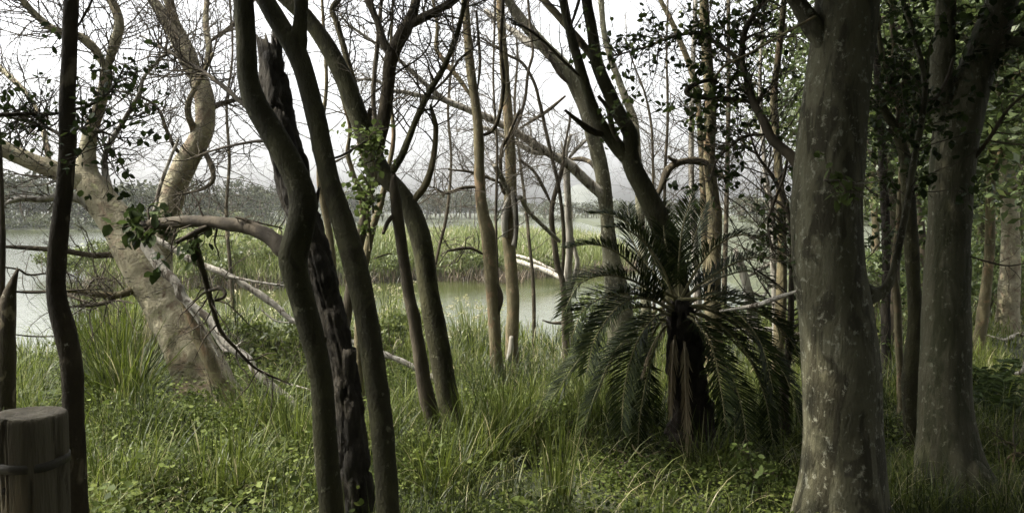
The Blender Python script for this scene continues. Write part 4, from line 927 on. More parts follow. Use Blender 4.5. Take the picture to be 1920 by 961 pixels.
# a second post that carries the other end of the rail, out of the picture
def log(name, label, mk, pts, d0, d1, branches=(), tw=None, sides=16, rough=.17, cat='log', jag=.03):
    T = stem(pts, d0, d1); base = T[0, :3].copy(); T[:, 3] *= .8
    T[1:-1, :3] += rng.normal(0, .022 if d0 < 20 else .05, (len(T) - 2, 3))
    R = root(name, base, label, cat)
    gb = Geo(); Cs = [tube(gb, T, sides, None, rough, 7, jag=jag, cap0=True)]
    part(R, 'stem', gb, M[mk])
    for b in branches:
        gb = Geo(); Cs.append(tube(gb, stem(b[0], b[1], b[2]), 8, None, .1, 3)); part(R, 'branch', gb, M[mk])
    if tw:
        g2 = Geo()
        for k, n1, L1 in tw: twigs(g2, Cs[k], n1, L1, .006, 4, 2, .1, 1, pull=(0, 0, 0))
        part(R, 'twigs', g2, M['twig'])
    return R
log('fallen_branch', 'bleached fallen branch propped on the leaning tree and reaching down right', 'dead',
    [(262, 448, 22), (275, 478, 22), (295, 500, 24), (325, 530, 22), (347, 562, 20), (393, 610, 18), (430, 648, 20), (465, 676, 18), (492, 702, 17), (530, 735, 16), (560, 762, 14)], 8.0, 7.6,
    [([(393, 610, 7), (420, 655, 6), (440, 650, 5), (455, 640, 3)], 7.9, 7.7), ([(340, 560, 6), (370, 600, 5), (395, 640, 4), (410, 668, 3)], 7.85, 7.8), ([(480, 690, 5), (530, 715, 4), (575, 728, 3), (590, 735, 2)], 7.7, 7.3)], [(0, 14, .35), (1, 6, .3)])
log('fallen_branch', 'long bleached branch slanting from behind the leaning tree to the black snag', 'dead',
    [(290, 446, 12), (330, 468, 14), (367, 490, 15), (427, 517, 15), (490, 543, 16), (523, 567, 15), (553, 597, 13), (620, 628, 13), (660, 640, 13), (722, 662, 14), (775, 690, 15), (826, 718, 16)], 9.2, 8.7,
    [([(430, 518, 6), (480, 528, 5), (540, 536, 3)], 9.0, 8.8), ([(490, 580, 3), (515, 600, 3), (545, 605, 2)], 8.8, 8.7)], [(0, 16, .3)])
log('fallen_log', 'white weathered log lying at the reed island water edge', 'dead', [(962, 486, 10), (990, 495, 11), (1020, 505, 11), (1050, 520, 10), (1070, 528, 8)], 33, 31.5, [([(965, 478, 6), (1000, 488, 6), (1040, 508, 5)], 33.2, 32)])
log('fallen_log', 'pale fallen log on the far bank right of the palm', 'dead', [(1345, 612, 10), (1395, 617, 12), (1440, 620, 12), (1500, 624, 11), (1560, 626, 9)], 12.4, 12.0, [([(1400, 640, 6), (1450, 642, 6), (1500, 638, 5)], 12.2, 12.0)], [(0, 12, .5)])
log('fallen_log', 'dark driftwood branch poking into the water left of the palm', 'dark', [(1075, 604, 9), (1050, 607, 7), (1032, 604, 5), (1018, 600, 3)], 15.5, 15.0)
log('fallen_log', 'white crooked dead branch lying on grass under the forest trees', 'dead', [(1850, 628, 5), (1880, 634, 7), (1900, 632, 9), (1920, 628, 8), (1960, 632, 7)], 13.6, 13.2, [([(1890, 633, 5), (1905, 626, 4), (1925, 622, 3)], 13.5, 13.2)])
log('fallen_log', 'pale stick standing aslant in the grass at the right edge', 'dead', [(1905, 700, 9), (1915, 685, 9), (1935, 660, 8), (1960, 640, 6)], 8.6, 8.4)
log('fallen_branch', 'pale twiggy branch litter lying in front of the palm', 'deadfrond', [(1155, 868, 4), (1180, 862, 5), (1205, 856, 5), (1235, 846, 4)], 6.3, 6.4, [([(1180, 862, 4), (1170, 848, 3), (1150, 842, 2)], 6.3, 6.3), ([(1205, 856, 3), (1190, 842, 3), (1185, 832, 2)], 6.3, 6.35)], [(0, 9, .22)], cat='branch')
log('fallen_branch', 'bare pale dead branches lying in shadow beside the root at lower right', 'tan', [(1850, 895, 5), (1880, 880, 5), (1900, 865, 5), (1935, 855, 5), (1970, 860, 4)], 5.9, 5.8, [([(1900, 866, 4), (1902, 835, 4), (1885, 828, 3), (1862, 832, 2)], 5.85, 5.9)], [(0, 6, .3), (1, 5, .25)], cat='branch')
log('fallen_branch', 'tangled bare branches over the water on the left', 'mottled', [(96, 545, 7), (130, 552, 7), (170, 566, 6), (215, 562, 5), (250, 568, 3)], 9.4, 9.0, [([(130, 552, 5), (160, 545, 5), (175, 525, 4), (200, 520, 3)], 9.3, 9.2)], [(0, 18, .5), (1, 10, .4)], cat='branch')

# ------------------------------------------------------------------ grass, reeds, herbs
def scatter(n, d0, d1, x0=-150, x1=2100, p=1.0):
    """points spread over the ground between two distances, inside the wedge the place is seen in"""
    u = rng.random(n)
    d = (d0 ** (p + 1) + u * (d1 ** (p + 1) - d0 ** (p + 1))) ** (1 / (p + 1))
    x = (rng.uniform(x0, x1, n) - 960) / FPX * d
    ok = d < shore(x) + .25
    return x[ok], d[ok]
FOOT = P(402, 795, 8.3)
GR = Geo()
def sward(n, d0, d1, hf, wid, p=1.0, x0=-550, x1=2500, straw=.05, keep=None, leafy_=.25):
    x, y = scatter(n, d0, d1, x0, x1, p)
    cl = noise2(x, y, 1.5, 21) * .5 + noise2(x, y, 3.7, 22) * .5
    k = rng.random(len(x)) < np.clip(.5 + cl * 1.5, .06, 1)
    if keep is not None: k &= keep(x, y)
    x, y, cl = x[k], y[k], cl[k]
    h = hf(x, y) * np.clip(1 + 1.3 * cl, .25, 2) * rng.uniform(.5, 1.25, len(x))
    az = noise2(x, y, 1.4, 23) * 5 + rng.normal(0, 2.2, len(x)) - .5
    tint = np.clip(.40 + .5 * noise2(x, y, 1.1, 24) + rng.normal(0, .27, len(x)), 0, .93)
    tint = np.where(rng.random(len(x)) < straw, rng.uniform(.92, 1, len(x)), tint)
    dd_ = np.hypot(x - FOOT[0], y - FOOT[1] + .35)
    h = h * np.clip(.3 + dd_ * .55, .3, 1)
    hop = np.where(rng.random(len(x)) < leafy_, h * rng.random(len(x)) ** .7 * .8, 0)     # blades springing off stems
    h = np.where(hop > 0, np.minimum(h * .6, .38) * rng.uniform(.6, 1.1, len(x)), h)
    blades(GR, np.stack([x, y, g(x, y) - .02 + hop], -1), h, wid * rng.uniform(.6, 1.3, len(x)), np.abs(rng.normal(1.0, .7, len(x))), az, tint)
pxx = lambda x, y: 960 + x / y * FPX
def h_near(x, y):
    q = pxx(x, y)
    return np.interp(q, [0, 150, 600, 760, 1000, 1150, 1500, 1650, 2000], [.30, .28, .30, .30, .22, .15, .14, .22, .24]) * np.interp(y, [4, 6.5, 8], [.9, 1.1, 1.25])
def h_mid(x, y):
    q = pxx(x, y)
    return np.interp(q, [0, 200, 600, 760, 860, 1050, 1300, 1600, 2000], [.42, .40, .34, .38, .36, .38, .34, .3, .28])
def h_bank(x, y):
    q = pxx(x, y)
    a = np.interp(q, [-100, 60, 160, 240, 420, 600, 740, 800, 900, 1060, 1300, 1500, 2000], [.34, .36, .6, 1.1, 1.05, 1.05, .95, .5, .42, .38, .4, .35, .3])
    return a * np.interp(y, [10, 13], [.7, 1])
sward(105000, 2.6, 7.2, h_near, .0055)
sward(120000, 6.8, 11.5, h_mid, .0075, straw=.07, leafy_=.5)
sward(155000, 10.5, 22, h_bank, .0125, straw=.09, leafy_=.72)
sward(36000, 9, 38, lambda x, y: .28 + 0 * x, .018, x0=1480, x1=2150, straw=.03, keep=lambda x, y: x > 4)
lx, ly = scatter(7000, 3.4, 11, -100, 2100, .8)
kk = rng.random(len(lx)) < np.clip(.5 + noise2(lx, ly, 1.2, 61), .1, 1); lx, ly = lx[kk], ly[kk]
blades(GR, np.stack([lx, ly, g(lx, ly) + rng.uniform(.01, .10, len(lx))], -1), rng.uniform(.12, .5, len(lx)), rng.uniform(.003, .008, len(lx)), rng.uniform(1.2, 1.75, len(lx)), rng.uniform(0, 6.28, len(lx)), rng.uniform(.88, 1, len(lx)))
gro = single('grass', GR, M['grass']); tag(gro, 'long green grass covering the bank', 'grass', kind='stuff')
# clover-like herb carpet in the near clearings
GC = Geo()
x, y = scatter(290000, 3.4, 10.5, -200, 2300, .7)
den = np.interp(pxx(x, y), [100, 250, 700, 900, 1100, 1480, 1600, 2000], [.8, .85, .6, .75, 1, 1, .7, .6]) * np.clip(.75 + noise2(x, y, 1.1, 31) * .9, .05, 1)
k = rng.random(len(x)) < den; x, y = x[k], y[k]
z = g(x, y) + rng.uniform(.02, 1, len(x)) ** 1.4 * np.interp(pxx(x, y), [100, 620, 900, 1100, 1500], [.36, .32, .24, .15, .15]) * (1 + .8 * noise2(x, y, 2.2, 32))
leaves(GC, np.stack([x, y, z], -1), .024 * rng.lognormal(0, .38, len(x)), (0, 1), rng.normal(0, 1, (len(x), 3)) * np.array([1, 1, .35]), aspect=.8, droop=-.1)
tag(single('ground_cover', GC, M['cover']), 'low leafy herbs carpeting the near ground', 'ground cover', kind='stuff')

def tussock(name, label, px, py, n, L, wid, spread, lean, mk='grass', tint=(.3, .7), straw=.05, d=None, cat='grass tussock', group=None, plume=0):
    p = ground_at(px, py) if d is None else P(px, py, d)
    p[2] = gz(p[0], p[1])
    R = root(name, p, label, cat, group)
    G1 = Geo()
    a = rng.uniform(0, 2 * math.pi, n); r = spread * np.sqrt(rng.random(n))
    b = np.stack([p[0] + np.cos(a) * r, p[1] + np.sin(a) * r, np.full(n, p[2] - .03)], -1)
    t = np.where(rng.random(n) < straw + .04, rng.uniform(.9, 1, n), np.clip(rng.normal(.42, .22, n), 0, .9)) if mk == 'grass' else np.where(rng.random(n) < straw, rng.uniform(.9, 1, n), rng.uniform(*tint, n))
    spread = spread * 1.35
    c = blades(G1, b, L * rng.uniform(.3, 1.15, n), wid * rng.uniform(.5, 1.1, n), np.abs(rng.normal(lean, lean * .55, n)), a + rng.normal(0, 1.0, n), t)
    part(R, 'blades', G1, M[mk])
    if plume:
        G2 = Geo()
        i = rng.choice(n, plume, replace=False)
        for k in range(14):
            tt = rng.uniform(.75, 1, plume)[:, None]
            leaves(G2, c[i, 3] * (1 - tt) + c[i, 4] * tt + rng.normal(0, .025, (plume, 3)), .06, (.8, 1), aspect=.3)
        part(R, 'seed_heads', G2, M['reed'])
    return R
TS = [('large arching grass tussock with shiny blades left of the leaning tree', 232, 800, 800, 1.2, .017, .2, 1.3, 'grass', 8.0),
      ('tall feathery grass clump behind the arching tussock on the left', 205, 720, 900, 1.5, .012, .35, .5, 'grass', 10.2),
      ('grass tussock right of the leaning tree root', 480, 850, 380, .75, .010, .2, .9, 'grass', 7.0),
      ('dark grass tussock left of the base of the black snag', 560, 860, 300, .75, .010, .16, .6, 'grass', 6.3),
      ('grass tussock at the foot of the dead pole', 900, 880, 420, .7, .010, .2, .75, 'grass', 6.4),
      ('upright grass tussock in front of the kinked trunk', 960, 840, 420, .75, .010, .22, .5, 'grass', 6.9),
      ('tall upright sedge clump in the middle of the near clearing', 1040, 960, 130, .72, .007, .1, .3, 'grass', 5.1),
      ('grass tussock under the left fronds of the palm', 1120, 800, 420, .85, .010, .25, .7, 'grass', 7.4),
      ('grass tussock at the foot of the palm trunk', 1330, 890, 260, .55, .009, .2, 1.0, 'grass', 6.0),
      ('loose grass tussock in the lower left corner beside the slender tree', 240, 970, 420, .6, .010, .22, .9, 'grass', 5.2),
      ('grass tussock in the near grass left of the two front trunks', 420, 950, 420, .62, .010, .24, .9, 'grass', 5.4),
      ('grass tussock between curved trunk and near clearing', 830, 950, 320, .6, .009, .2, .9, 'grass', 5.6),
      ('green reed clump standing at the water right of the bent olive tree', 888, 640, 420, 1.2, .02, .42, .45, 'reed', 16.5),
      ('pale flowering reed clump seen between curved trunk and dead pole', 722, 610, 420, 1.45, .02, .5, .4, 'reed', 15.5),
      ('flowering reed clump right behind the leaning tree', 440, 640, 420, 1.3, .018, .5, .45, 'reed', 14.0)]
for lab, px, py, n, L, wd, sp, ln, mk, d in TS:
    tussock('reed_clump' if mk == 'reed' else 'grass_tussock', lab, px, py, n, L, wd, sp, ln, mk, d=d, cat='reeds' if mk == 'reed' else 'grass tussock', plume=90 if mk == 'reed' else 0)
# seedling with broad leaves in the near clearing
p = P(1415, 960, 5.0); p[2] = gz(p[0], p[1])
R = root('seedling', p, 'small upright seedling with broad leaves at the foot of the big lichened trunk', 'seedling')
C = catmull(np.array([[p[0] + .08, p[1], p[2] - .03, .006], [p[0] + .03, p[1], p[2] + .2, .005], [p[0] - .04, p[1], p[2] + .42, .003], [p[0] - .06, p[1] - .02, p[2] + .5, .002]]), .03)
G1 = Geo(); tube(G1, C, 6, .03, .02); part(R, 'stem', G1, M['dark']); leaf_part(R, [C], 10, .12, .05, 'sprig', 3, .4, 1, tint=(0, .6))
for lab, px, d in (('green fern in the shade at the right edge', 1885, 7.4), ('smaller fern behind the two-limbed trunk at the right edge', 1850, 9.0)):
    p = P(px, 800, d); p[2] = gz(p[0], p[1])
    R = root('fern', p, lab, 'fern')
    for k in range(11):
        a = k * 2.4 + rng.normal(0, .2); L = rng.uniform(.45, .7)
        dr = np.array([math.cos(a), math.sin(a), 0])
        C = catmull(np.array([[*p, .005], [*(p + dr * L * .35 + np.array([0, 0, L * .55])), .004], [*(p + dr * L * .8 + np.array([0, 0, L * .6])), .003], [*(p + dr * L * 1.15 + np.array([0, 0, L * .35])), .001]]), .02)
        G1 = Geo(); tube(G1, C, 4, .02, 0)
        n = len(C); T = unit(np.gradient(C[:, :3], axis=0)); sd = unit(np.cross(T, np.array([0, 0, 1.0])))
        for sg in (-1, 1):
            leaves(G1, C[2:, :3], .13 * np.sin(np.linspace(.25, 1, n - 2) * math.pi * .95), (.2, .8), sd[2:] * sg * 2.5 + T[2:], aspect=.3, droop=.2)
        part(R, 'frond', G1, M['leaf'])

# reed island
GI = Geo()
n = 90000
x = rng.uniform(-22, 9, n); y = 29 + (68 - 29) * rng.random(n) ** 1.5
isl = island(x, y); k = isl > .1; x, y, isl = x[k], y[k], isl[k]
q = pxx(x, y)
h = np.interp(q, [60, 200, 330, 520, 640, 760, 1000, 1200], [1.75, 1.75, 1.7, 1.7, 1.75, 1.6, 1.5, 1.4]) * (1 + .22 * noise2(x, y, .35, 41)) * rng.uniform(.55, 1.15, len(x)) * np.clip(.45 + isl * .35, .45, 1)
t = np.clip(.5 + .28 * noise2(x, y, .3, 42) + rng.normal(0, .16, len(x)), 0, .9)
t = np.where(rng.random(len(x)) < .09, rng.uniform(.9, 1, len(x)), t)
z0 = g(x, y) - .03
st = rng.random(len(x)) < .3                              # whole stems
blades(GI, np.stack([x, y, z0], -1)[st], h[st], rng.uniform(.012, .026, st.sum()), np.abs(rng.normal(.25, .18, st.sum())), rng.uniform(0, 6.28, st.sum()), t[st] * .8)
for rep_ in range(2):                                     # leaves springing off the stems, thicker toward the tops
    hh = rng.random(len(x)) ** .6
    pos = np.stack([x + rng.normal(0, .12, len(x)), y + rng.normal(0, .12, len(x)), z0 + h * (.18 + .68 * hh)], -1)
    blades(GI, pos, rng.uniform(.25, .6, len(x)), rng.uniform(.02, .045, len(x)), np.abs(rng.normal(.9, .5, len(x))), rng.uniform(0, 6.28, len(x)), np.clip(t + rng.normal(0, .12, len(x)), 0, 1), K=4)
tag(single('reeds', GI, M['reed']), 'tall reeds covering the island in the lake', 'reeds', kind='stuff')
GB = Geo()                                                # brown matted stems at the island's wet edge
x = rng.uniform(-21, 8, 34000); y = rng.uniform(30, 44, 34000); isl = island(x, y)
k = (isl > -.5) & (isl < 1.2); x, y = x[k], y[k]
blades(GB, np.stack([x, y, np.maximum(g(x, y), -.05) - .02], -1), rng.uniform(.2, 1.0, len(x)), rng.uniform(.012, .035, len(x)), np.abs(rng.normal(.8, .6, len(x))), rng.uniform(0, 6.28, len(x)), rng.uniform(0, 1, len(x)))
tag(single('dead_reed_litter', GB, M['brush']), 'brown dead stems matted along the island edge', 'dead reeds', kind='stuff')

def bush(label, px, d, h, wdt, n=900, mk='bush', size=.09, name='bush', tint=(.2, .8), flat=0, group=None, cat='bush', at=None):
    x0 = (px - 960) / FPX * d
    if at: x0, d = at
    z0 = max(gz(x0, d), -.02)
    R = root(name, (x0, d, z0), label, cat, group)
    G1, G2 = Geo(), Geo()
    ns = 40
    a = rng.uniform(0, 6.28, ns)
    s0 = np.stack([x0 + rng.normal(0, wdt * .18, ns), d + rng.normal(0, wdt * .18, ns), np.full(ns, z0 - .05)], -1)
    s = grow(s0, np.stack([np.cos(a) * .6, np.sin(a) * .6, np.ones(ns)], -1), h * rng.uniform(.6, .95, ns), 7, .15, (0, 0, .03))
    batch_tubes(G2, s, np.full((ns, 7), .012) * np.linspace(1, .4, 7)[None], 3)
    part(R, 'stems', G2, M['brush'])
    nc = 46
    th = rng.uniform(0, 6.28, nc); rr = np.sqrt(rng.random(nc)) * wdt * .5; zz = h * (.32 + .6 * rng.random(nc) * np.sqrt(np.clip(1 - (rr / (wdt * .55)) ** 2, .05, 1)))
    c = np.stack([x0 + np.cos(th) * rr, d + np.sin(th) * rr, z0 + zz], -1)
    pos = (c[:, None, :] + rng.normal(0, .13, (nc, n // nc, 3)) * np.array([wdt * .55, wdt * .55, h * .4])).reshape(-1, 3)
    pos[:, 2] = np.maximum(pos[:, 2], z0 + .05)
    cards(G1, pos, size, tint, flat)
    part(R, 'foliage', G1, M[mk])
    return R
BS = [('grey-green bush on the island just left of the leaning trunk', 150, 34.5, 1.6, 2.2, 2200, .08), ('yellow-green bush at the island edge right of the leaning trunk', 400, 31.6, 1.25, 1.7, 1500, .075), ('bush at the island edge beside the black snag', 530, 32.8, 1.5, 2.2, 2000, .08), ('bush at the island edge seen between curved trunk and dead pole', 725, 34.5, 1.3, 2.2, 2000, .075), ('low bush at the island edge right behind the bent olive trunk', 800, 35.5, .9, 1.8, 1500, .07), ('low scrub on the island between kinked and peeling trees', 945, 36.2, 1.2, 1.8, 1600, .07), ('dark bush at the left tip of the reed island', 110, 37, 1.5, 1.9, 1800, .08), ('broad bush on the island between slender and leaning trees', 205, 33.5, 1.7, 2.6, 2600, .08),
      ('brownish bush on the island right of the leaning trunk', 355, 32.5, 1.7, 2.2, 2200, .08), ('rounded green bush on the island under the level branch', 465, 32.5, 1.9, 2.6, 2600, .08),
      ('rounded green bush with bare brown base on the island left of the kinked trunk', 880, 35.8, 1.35, 2.3, 2600, .075), ('scrubby bush beside the white log on the island', 1025, 37, 1.1, 1.8, 1400, .075),
      ('low bush on the bank behind the palm', 1140, 20, 1.2, 1.6, 1400, .06), ('low green bush on the bank right of the bleached stump', 1440, 15.5, .9, 1.6, 1300, .05),
      ('scrubby bush at the water behind the yellowish trunk', 1310, 19, .9, 1.7, 1300, .055)]
WEEDS = [('leafy reed thicket on the bank left of the leaning tree', 215, 11.8, 1.35, 1.5, 2600, .05), ('leafy reed thicket at the water behind the slender tree', 150, 13.2, .8, 1.3, 1700, .05), ('leafy thicket on the bank right behind the leaning trunk', 420, 12.0, 1.05, 1.6, 2600, .05),
         ('leafy thicket on the bank left of the black snag', 515, 11.0, .95, 1.5, 2400, .048), ('leafy thicket between curved trunk and dead pole', 735, 12.5, 1.1, 1.3, 2000, .05), ('low weed mound left of the two front trunks', 500, 6.9, .42, .9, 1500, .024), ('low weed mound in the grass by the leaning tree', 330, 7.2, .40, 1.0, 1600, .024),
         ('low weed mound right of the dead pole', 940, 7.6, .42, .9, 1500, .024), ('low weed mound left of the palm', 1060, 7.2, .45, .9, 1500, .024), ('low weed mound in the lower left grass', 300, 5.6, .32, .8, 1500, .02), ('low weed mound in front of the curved trunk', 800, 6.0, .32, .7, 1300, .02),
         ('low weed mound in the near clearing before the palm', 1180, 5.8, .24, .8, 1500, .018), ('low weed mound beside the big lichened trunk', 1440, 5.6, .26, .6, 1300, .018)]
for lab, px, d, hh, wd, n, sz in WEEDS: bush(lab, px, d, hh, wd, n, 'cover' if hh < .5 else 'grassleaf', sz, 'weed_clump', (.1, .85), cat='weeds')
for lab, px, d, hh, wd, n, sz in BS: bush(lab, px, d, hh, wd, n, size=sz)

# ------------------------------------------------------------------ leafy forest at the right, and the unseen growth added to shade the place
def crown_pts(c, rx, ry, rz, nc, per, sg, hollow=.35):
    u = unit(rng.normal(0, 1, (nc, 3))) * (hollow + (1 - hollow) * rng.random((nc, 1)) ** .6)
    cc = np.asarray(c) + u * np.array([rx, ry, rz])
    return (cc[:, None, :] + rng.normal(0, sg, (nc, per, 3)) * np.array([1, 1, .7])).reshape(-1, 3), cc
def leafy_tree(label, x, y, ht, r, lean=(0, 0), bk='olive', mk='forest', size=.07, nc=70, per=90, trunk_r=.1, low=.3, group=None, tint=(.1, .9), sg=.32, name='leafy_tree', fork=False):
    z0 = gz(x, y)
    R = root(name, (x, y, z0), label, 'tree', group)
    c = np.array([x + lean[0], y + lean[1], z0 + ht * (low + 1) / 2])
    G1 = Geo()
    A = np.array([[x, y, z0 - .1, trunk_r * 1.25], [x + lean[0] * .2 + .06, y + lean[1] * .2, z0 + ht * .2, trunk_r], [x + lean[0] * .5 - .08, y + lean[1] * .5, z0 + ht * .45, trunk_r * .8], [x + lean[0], y + lean[1], z0 + ht * .72, trunk_r * .5], [x + lean[0] * 1.1, y + lean[1], z0 + ht * .93, trunk_r * .2]])
    C = tube(G1, A, 14, .15, .06, int(abs(x) * 10), .5)
    part(R, 'trunk', G1, M[bk])
    pos, cc = crown_pts(c, r, r, ht * (1 - low) / 2, nc, per, sg)
    G2 = Geo()
    for q in cc[::6]:
        i = int(len(C) * rng.uniform(.3, .8)); s = C[i]
        m = (s[:3] + q) / 2 + rng.normal(0, .2, 3)
        tube(G2, np.array([[*s[:3], s[3] * .55], [*m, s[3] * .35], [*q, s[3] * .1]]), 6, .3, .05)
    part(R, 'limbs', G2, M[bk])
    G3 = Geo(); cards(G3, pos, size, tint, .3); part(R, 'crown', G3, M[mk])
    return R
def wpos(px, d): return (px - 960) / FPX * d, d
FT = [('pale two-stemmed forest tree standing at the right edge', 1893, 15.0, 9, 2.6, 'pale', .16, .42), ('leaning pale forest tree just right of the two-limbed trunk', 1838, 12.5, 8, 2.0, 'tan', .075, .38),
      ('leafy tree behind the gap between the two big trunks', 1672, 13.0, 8, 2.2, 'dark', .09, .22), ('leafy tree with dark trunk behind the crooked tree', 1735, 15.0, 8.5, 2.4, 'dark', .1, .2),
      ('bright leafy tree in the right background', 1905, 20.0, 9, 3.0, 'olive', .12, .2), ('second leafy tree in the right background, nearer the two-limbed trunk', 1840, 21.5, 9, 2.8, 'olive', .12, .16),
      ('leafy tree far back behind the leaning pale tree', 1868, 27, 10, 3.4, 'tan', .14, .14), ('leafy tree deep in the forest behind the two-limbed trunk', 1775, 25, 10, 3.4, 'olive', .14, .14),
      ('leafy tree deep in the forest behind the massive trunk', 1640, 26, 8, 2.6, 'tan', .12, .25), ('leafy tree farthest back at the right edge', 1935, 33, 11, 4.0, 'olive', .16, .12),
      ('leafy tree just outside the right edge whose boughs hang in', 2010, 11, 8, 2.4, 'olive', .14, .3), ('leafy tree far back between massive trunk and crooked tree', 1700, 34, 11, 4.0, 'olive', .16, .12)]
for k, (lab, px, d, ht, r, bk, tr, low) in enumerate(FT):
    x, y = wpos(px, d)
    leafy_tree(lab, x, y, ht, r, (rng.normal(0, .3) if k != 1 else .35, rng.normal(0, .3)), bk, 'forest', .055 + d * .0016, 80, 110, tr, low, 'leafy forest trees', sg=.3 + d * .006, tint=(.1, .95) if d > 18 else (0, .75))
for lab, px, d, hh, wd in (('leafy shrub at the forest edge right of the two-limbed trunk', 1850, 17, 1.9, 2.6), ('leafy shrub under the right background trees', 1925, 19, 1.8, 2.6), ('leafy shrub between the two big right trunks', 1688, 15.5, 1.7, 2.4),
                           ('leafy shrub deep in the forest at the right', 1800, 24, 2.2, 3.2), ('shrub beyond the massive trunk', 1610, 19, 1.5, 2.4), ('shrub between shrubs at the back of the forest', 1890, 25, 2.4, 3.2)):
    bush(lab, px, d, hh, wd, 2600, 'forest', .07, 'shrub', (.1, .9), cat='shrub')

def added_shade_crown(R, c, rx, ry, rz, nc, per, label=None):  # leaf crown added above the view to shade what lies below
    pos, cc = crown_pts(c, rx, ry, rz, nc, per, .45)
    pos = pos[pos[:, 2] > 3.55 + .265 * pos[:, 1] + .45]
    G1 = Geo(); cards(G1, pos, .16, (0, .8), .3); part(R, 'crown', G1, M['canopy'])
added_shade_crown(RS, (2.3, 4.0, 8.0), 3.4, 3.2, 2.6, 130, 70)
added_shade_crown(RT, (4.6, 5.6, 8.2), 3.2, 3.2, 2.6, 110, 70)
added_shade_crown(RU, (3.4, 6.9, 8.4), 2.6, 2.2, 2.0, 110, 70)
added_shade_crown(RO, (1.3, 7.4, 8.7), 2.4, 2.0, 1.8, 90, 70)
added_shade_crown(RJ, (-2.4, 6.7, 8.2), 1.25, 1.2, 1.2, 56, 60)
added_shade_crown(RG, (-3.6, 2.9, 7.3), 1.5, 1.3, 1.5, 56, 60)
added_shade_crown(RI, (-.6, 4.0, 7.9), 1.2, 1.3, 1.6, 74, 60)
# unseen trees added behind and beside the viewer to shade the near trunks
SHADE = [('unseen shade tree with dense crown close behind the viewer', .3, -3.2, 10, 3.4), ('unseen shade tree behind the viewer to the right', 4.4, -2.4, 11, 3.6), ('unseen shade tree behind the viewer to the left', -4.2, -3.4, 10, 3.4),
         ('unseen shade tree right of the viewer', 6.8, 1.8, 11, 3.6), ('unseen shade tree left of the viewer', -6.6, -.8, 9.5, 2.6), ('unseen shade tree farther back on the right', 8.5, -5.5, 11, 4), ('unseen shade tree farther back on the left', -8.5, -5.0, 11, 4),
         ('unseen shade tree far behind the viewer', 1.0, -9, 12, 4.5), ('shade tree at the far right out of view', 9.6, 5.6, 11, 3.6), ('tall unseen shade tree far behind on the left', -4.5, -11, 12, 4.5), ('tall unseen shade tree far behind on the right', 6.5, -11, 12, 4.5),
         ('unseen shade tree at the far left behind the viewer', -12, -3, 10, 4), ('outermost unseen shade tree behind on the right', 13, -2, 11, 4.5)]
for k in range(9):                                     # unseen shrubs added behind the viewer to block light on the near trunks
    an = math.radians(195 + k * 19.5); bx, by = 4.2 * math.cos(an) * (1.15 if k % 2 else .95), -.2 + 3.4 * math.sin(an) * (1.15 if k % 2 else .95)
    bush(['tall', 'dense', 'broad', 'dark', 'leafy', 'rounded', 'loose', 'low', 'wide'][k] + ' shade shrub added unseen behind the viewer', 960 + bx * FPX, 1.0, 2.9, 2.6, 2400, 'canopy', .13, 'shrub', (.2, .8), cat='shrub', at=(bx, by))
for lab, x, y, ht, r in SHADE:
    leafy_tree(lab, x, y, ht, r, (rng.normal(0, .3), rng.normal(0, .3)), 'olive', 'canopy', .2, 120, 70, .17, .15 if y < 0 else .4, 'added shade trees round the viewer', sg=.5)

# ------------------------------------------------------------------ far shore
def far_top(px):
    return np.interp(px, [-300, 0, 120, 260, 330, 450, 520, 600, 700, 790, 900, 970, 1060, 1200, 1400, 1600, 2200], [9.5, 9.5, 9, 8.2, 9, 9, 8.5, 8, 9, 9.8, 9.6, 7, 6, 6.2, 6.2, 7, 9])
GF, GFT = Geo(), Geo()
for k in range(420):
    px = rng.uniform(-350, 2250); a = (px - 960) / FPX
    d = float(np.interp(a, A_PX, A_D)) + 3 + 34 * rng.random() ** 1.6
    x = a * d; z0 = gz(x, d); ht = float(far_top(px)) * rng.uniform(.62, .95) * (1 + .2 * float(noise2(np.array([px]), np.array([0.]), .021, 77)[0]))
    w_ = ht * rng.uniform(.34, .6)
    pos, cc = crown_pts((x, d, z0 + ht * .58), w_, w_, ht * .42, 18, 16, ht * .075, .45)
    cards(GF, pos, ht * .055, (float(np.clip(.3 + rng.normal(0, .15), 0, .55)), .75), .3)
    s = grow(np.array([[x, d, z0 - .2]]), np.array([[0, 0, 1.0]]), np.array([ht * .7]), 5, .1, (0, 0, .1)); batch_tubes(GFT, s, np.full((1, 5), .16), 4)
far = single('woodland', GF, M['fartree']); tag(far, 'hazy grey-green woodland along the far shore', 'woodland', kind='stuff')
tag(single('woodland_trunks', GFT, M['dark']), 'trunks standing inside the far woodland', 'woodland', kind='stuff')
GF = Geo()
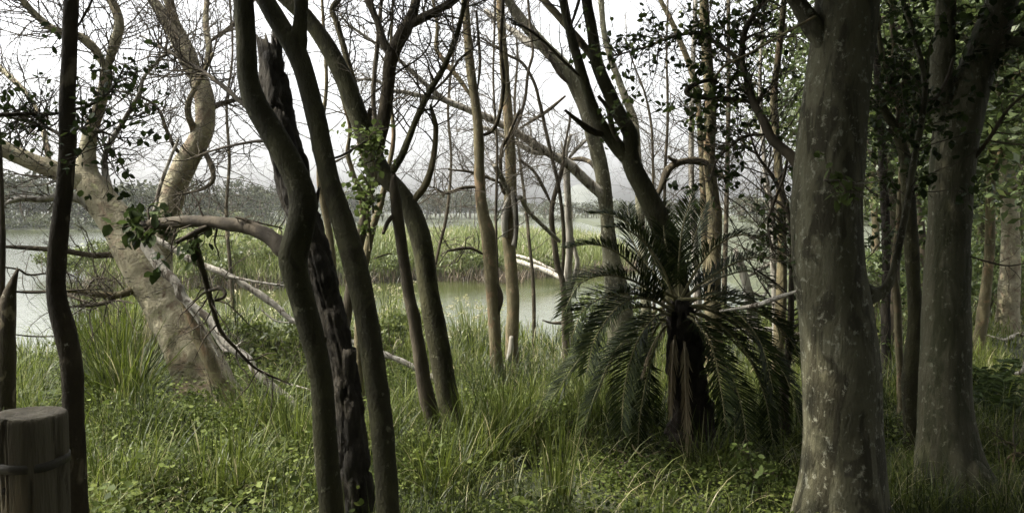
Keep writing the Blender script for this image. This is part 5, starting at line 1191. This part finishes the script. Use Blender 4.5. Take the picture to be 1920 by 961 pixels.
for k in range(420):
    px = rng.uniform(-350, 2250); a = (px - 960) / FPX
    d = float(np.interp(a, A_PX, A_D)) + rng.uniform(.3, 5)
    x = a * d; z0 = gz(x, d); ht = rng.uniform(1.0, 2.6) * (1.5 if px < 560 else .8)
    pos, cc = crown_pts((x, d, z0 + ht * .42), ht * 1.1, ht * .8, ht * .5, 10, 16, ht * .12, .3)
    pos[:, 2] = np.maximum(pos[:, 2], z0)
    t0 = np.clip(.45 + rng.normal(0, .2), .1, .9); cards(GF, pos, ht * .085, (t0 - .25, t0 + .25), .2)
tag(single('shore_scrub', GF, M['farbush']), 'lighter green scrub at the foot of the far woodland', 'scrub', kind='stuff')
for k, (lab, px, ytop, dd, wide, kind) in enumerate([('open-crowned hazy far tree seen right of the bent pale trunk', 452, 333, 8, .62, 0), ('flat-topped hazy far tree directly left of the black snag', 500, 346, 10, .6, 0), ('rounded hazy far tree seen through the gap right of the bent olive trunk', 800, 352, 5, .42, 1),
         ('broad hazy far tree seen left of the kinked thin trunk', 880, 362, 6, .6, 1), ('hazy far tree seen right of the yellowish trunk', 1390, 368, 5, .55, 1), ('hazy far tree above the palm crown', 1235, 372, 6, .55, 1), ('tall hazy far tree at the left edge over the pale limb', 40, 318, 6, .5, 1)]):
    a = (px - 960) / FPX; d = float(np.interp(a, A_PX, A_D)) + dd; x = a * d; z0 = gz(x, d)
    ht = 3 + (395 - ytop) / FPX * d - z0
    R = root('far_tree', (x, d, z0), lab, 'tree', 'single trees of the far shore')
    G1, G2 = Geo(), Geo()
    C = tube(G1, np.array([[x, d, z0 - .2, .3], [x + .2, d, z0 + ht * .3, .24], [x + .5, d, z0 + ht * .55, .16], [x + .3, d, z0 + ht * .85, .06]]), 8, .6, .05)
    for j in range(10):
        i = int(len(C) * rng.uniform(.25, .8)); an = rng.uniform(0, 6.28); e = C[i, :3] + np.array([math.cos(an) * ht * wide * .8, math.sin(an) * ht * wide * .8, ht * .35]) * rng.uniform(.6, 1)
        tube(G1, np.array([[*C[i, :3], .12], [*((C[i, :3] + e) / 2 + [0, 0, -.2]), .08], [*e, .03]]), 5, 1, .05)
    part(R, 'trunk', G1, M['dark'])
    pos, cc = crown_pts((x, d, z0 + ht * (.74 if kind == 0 else .58)), ht * wide, ht * wide, ht * (.24 if kind == 0 else .40), 34 if kind == 0 else 42, 26, ht * .055, .4)
    cards(G2, pos, ht * .035, (.2, .7), .3); part(R, 'crown', G2, M['fartree'])
for o in bpy.data.objects:
    if '_o' in o: del o['_o']
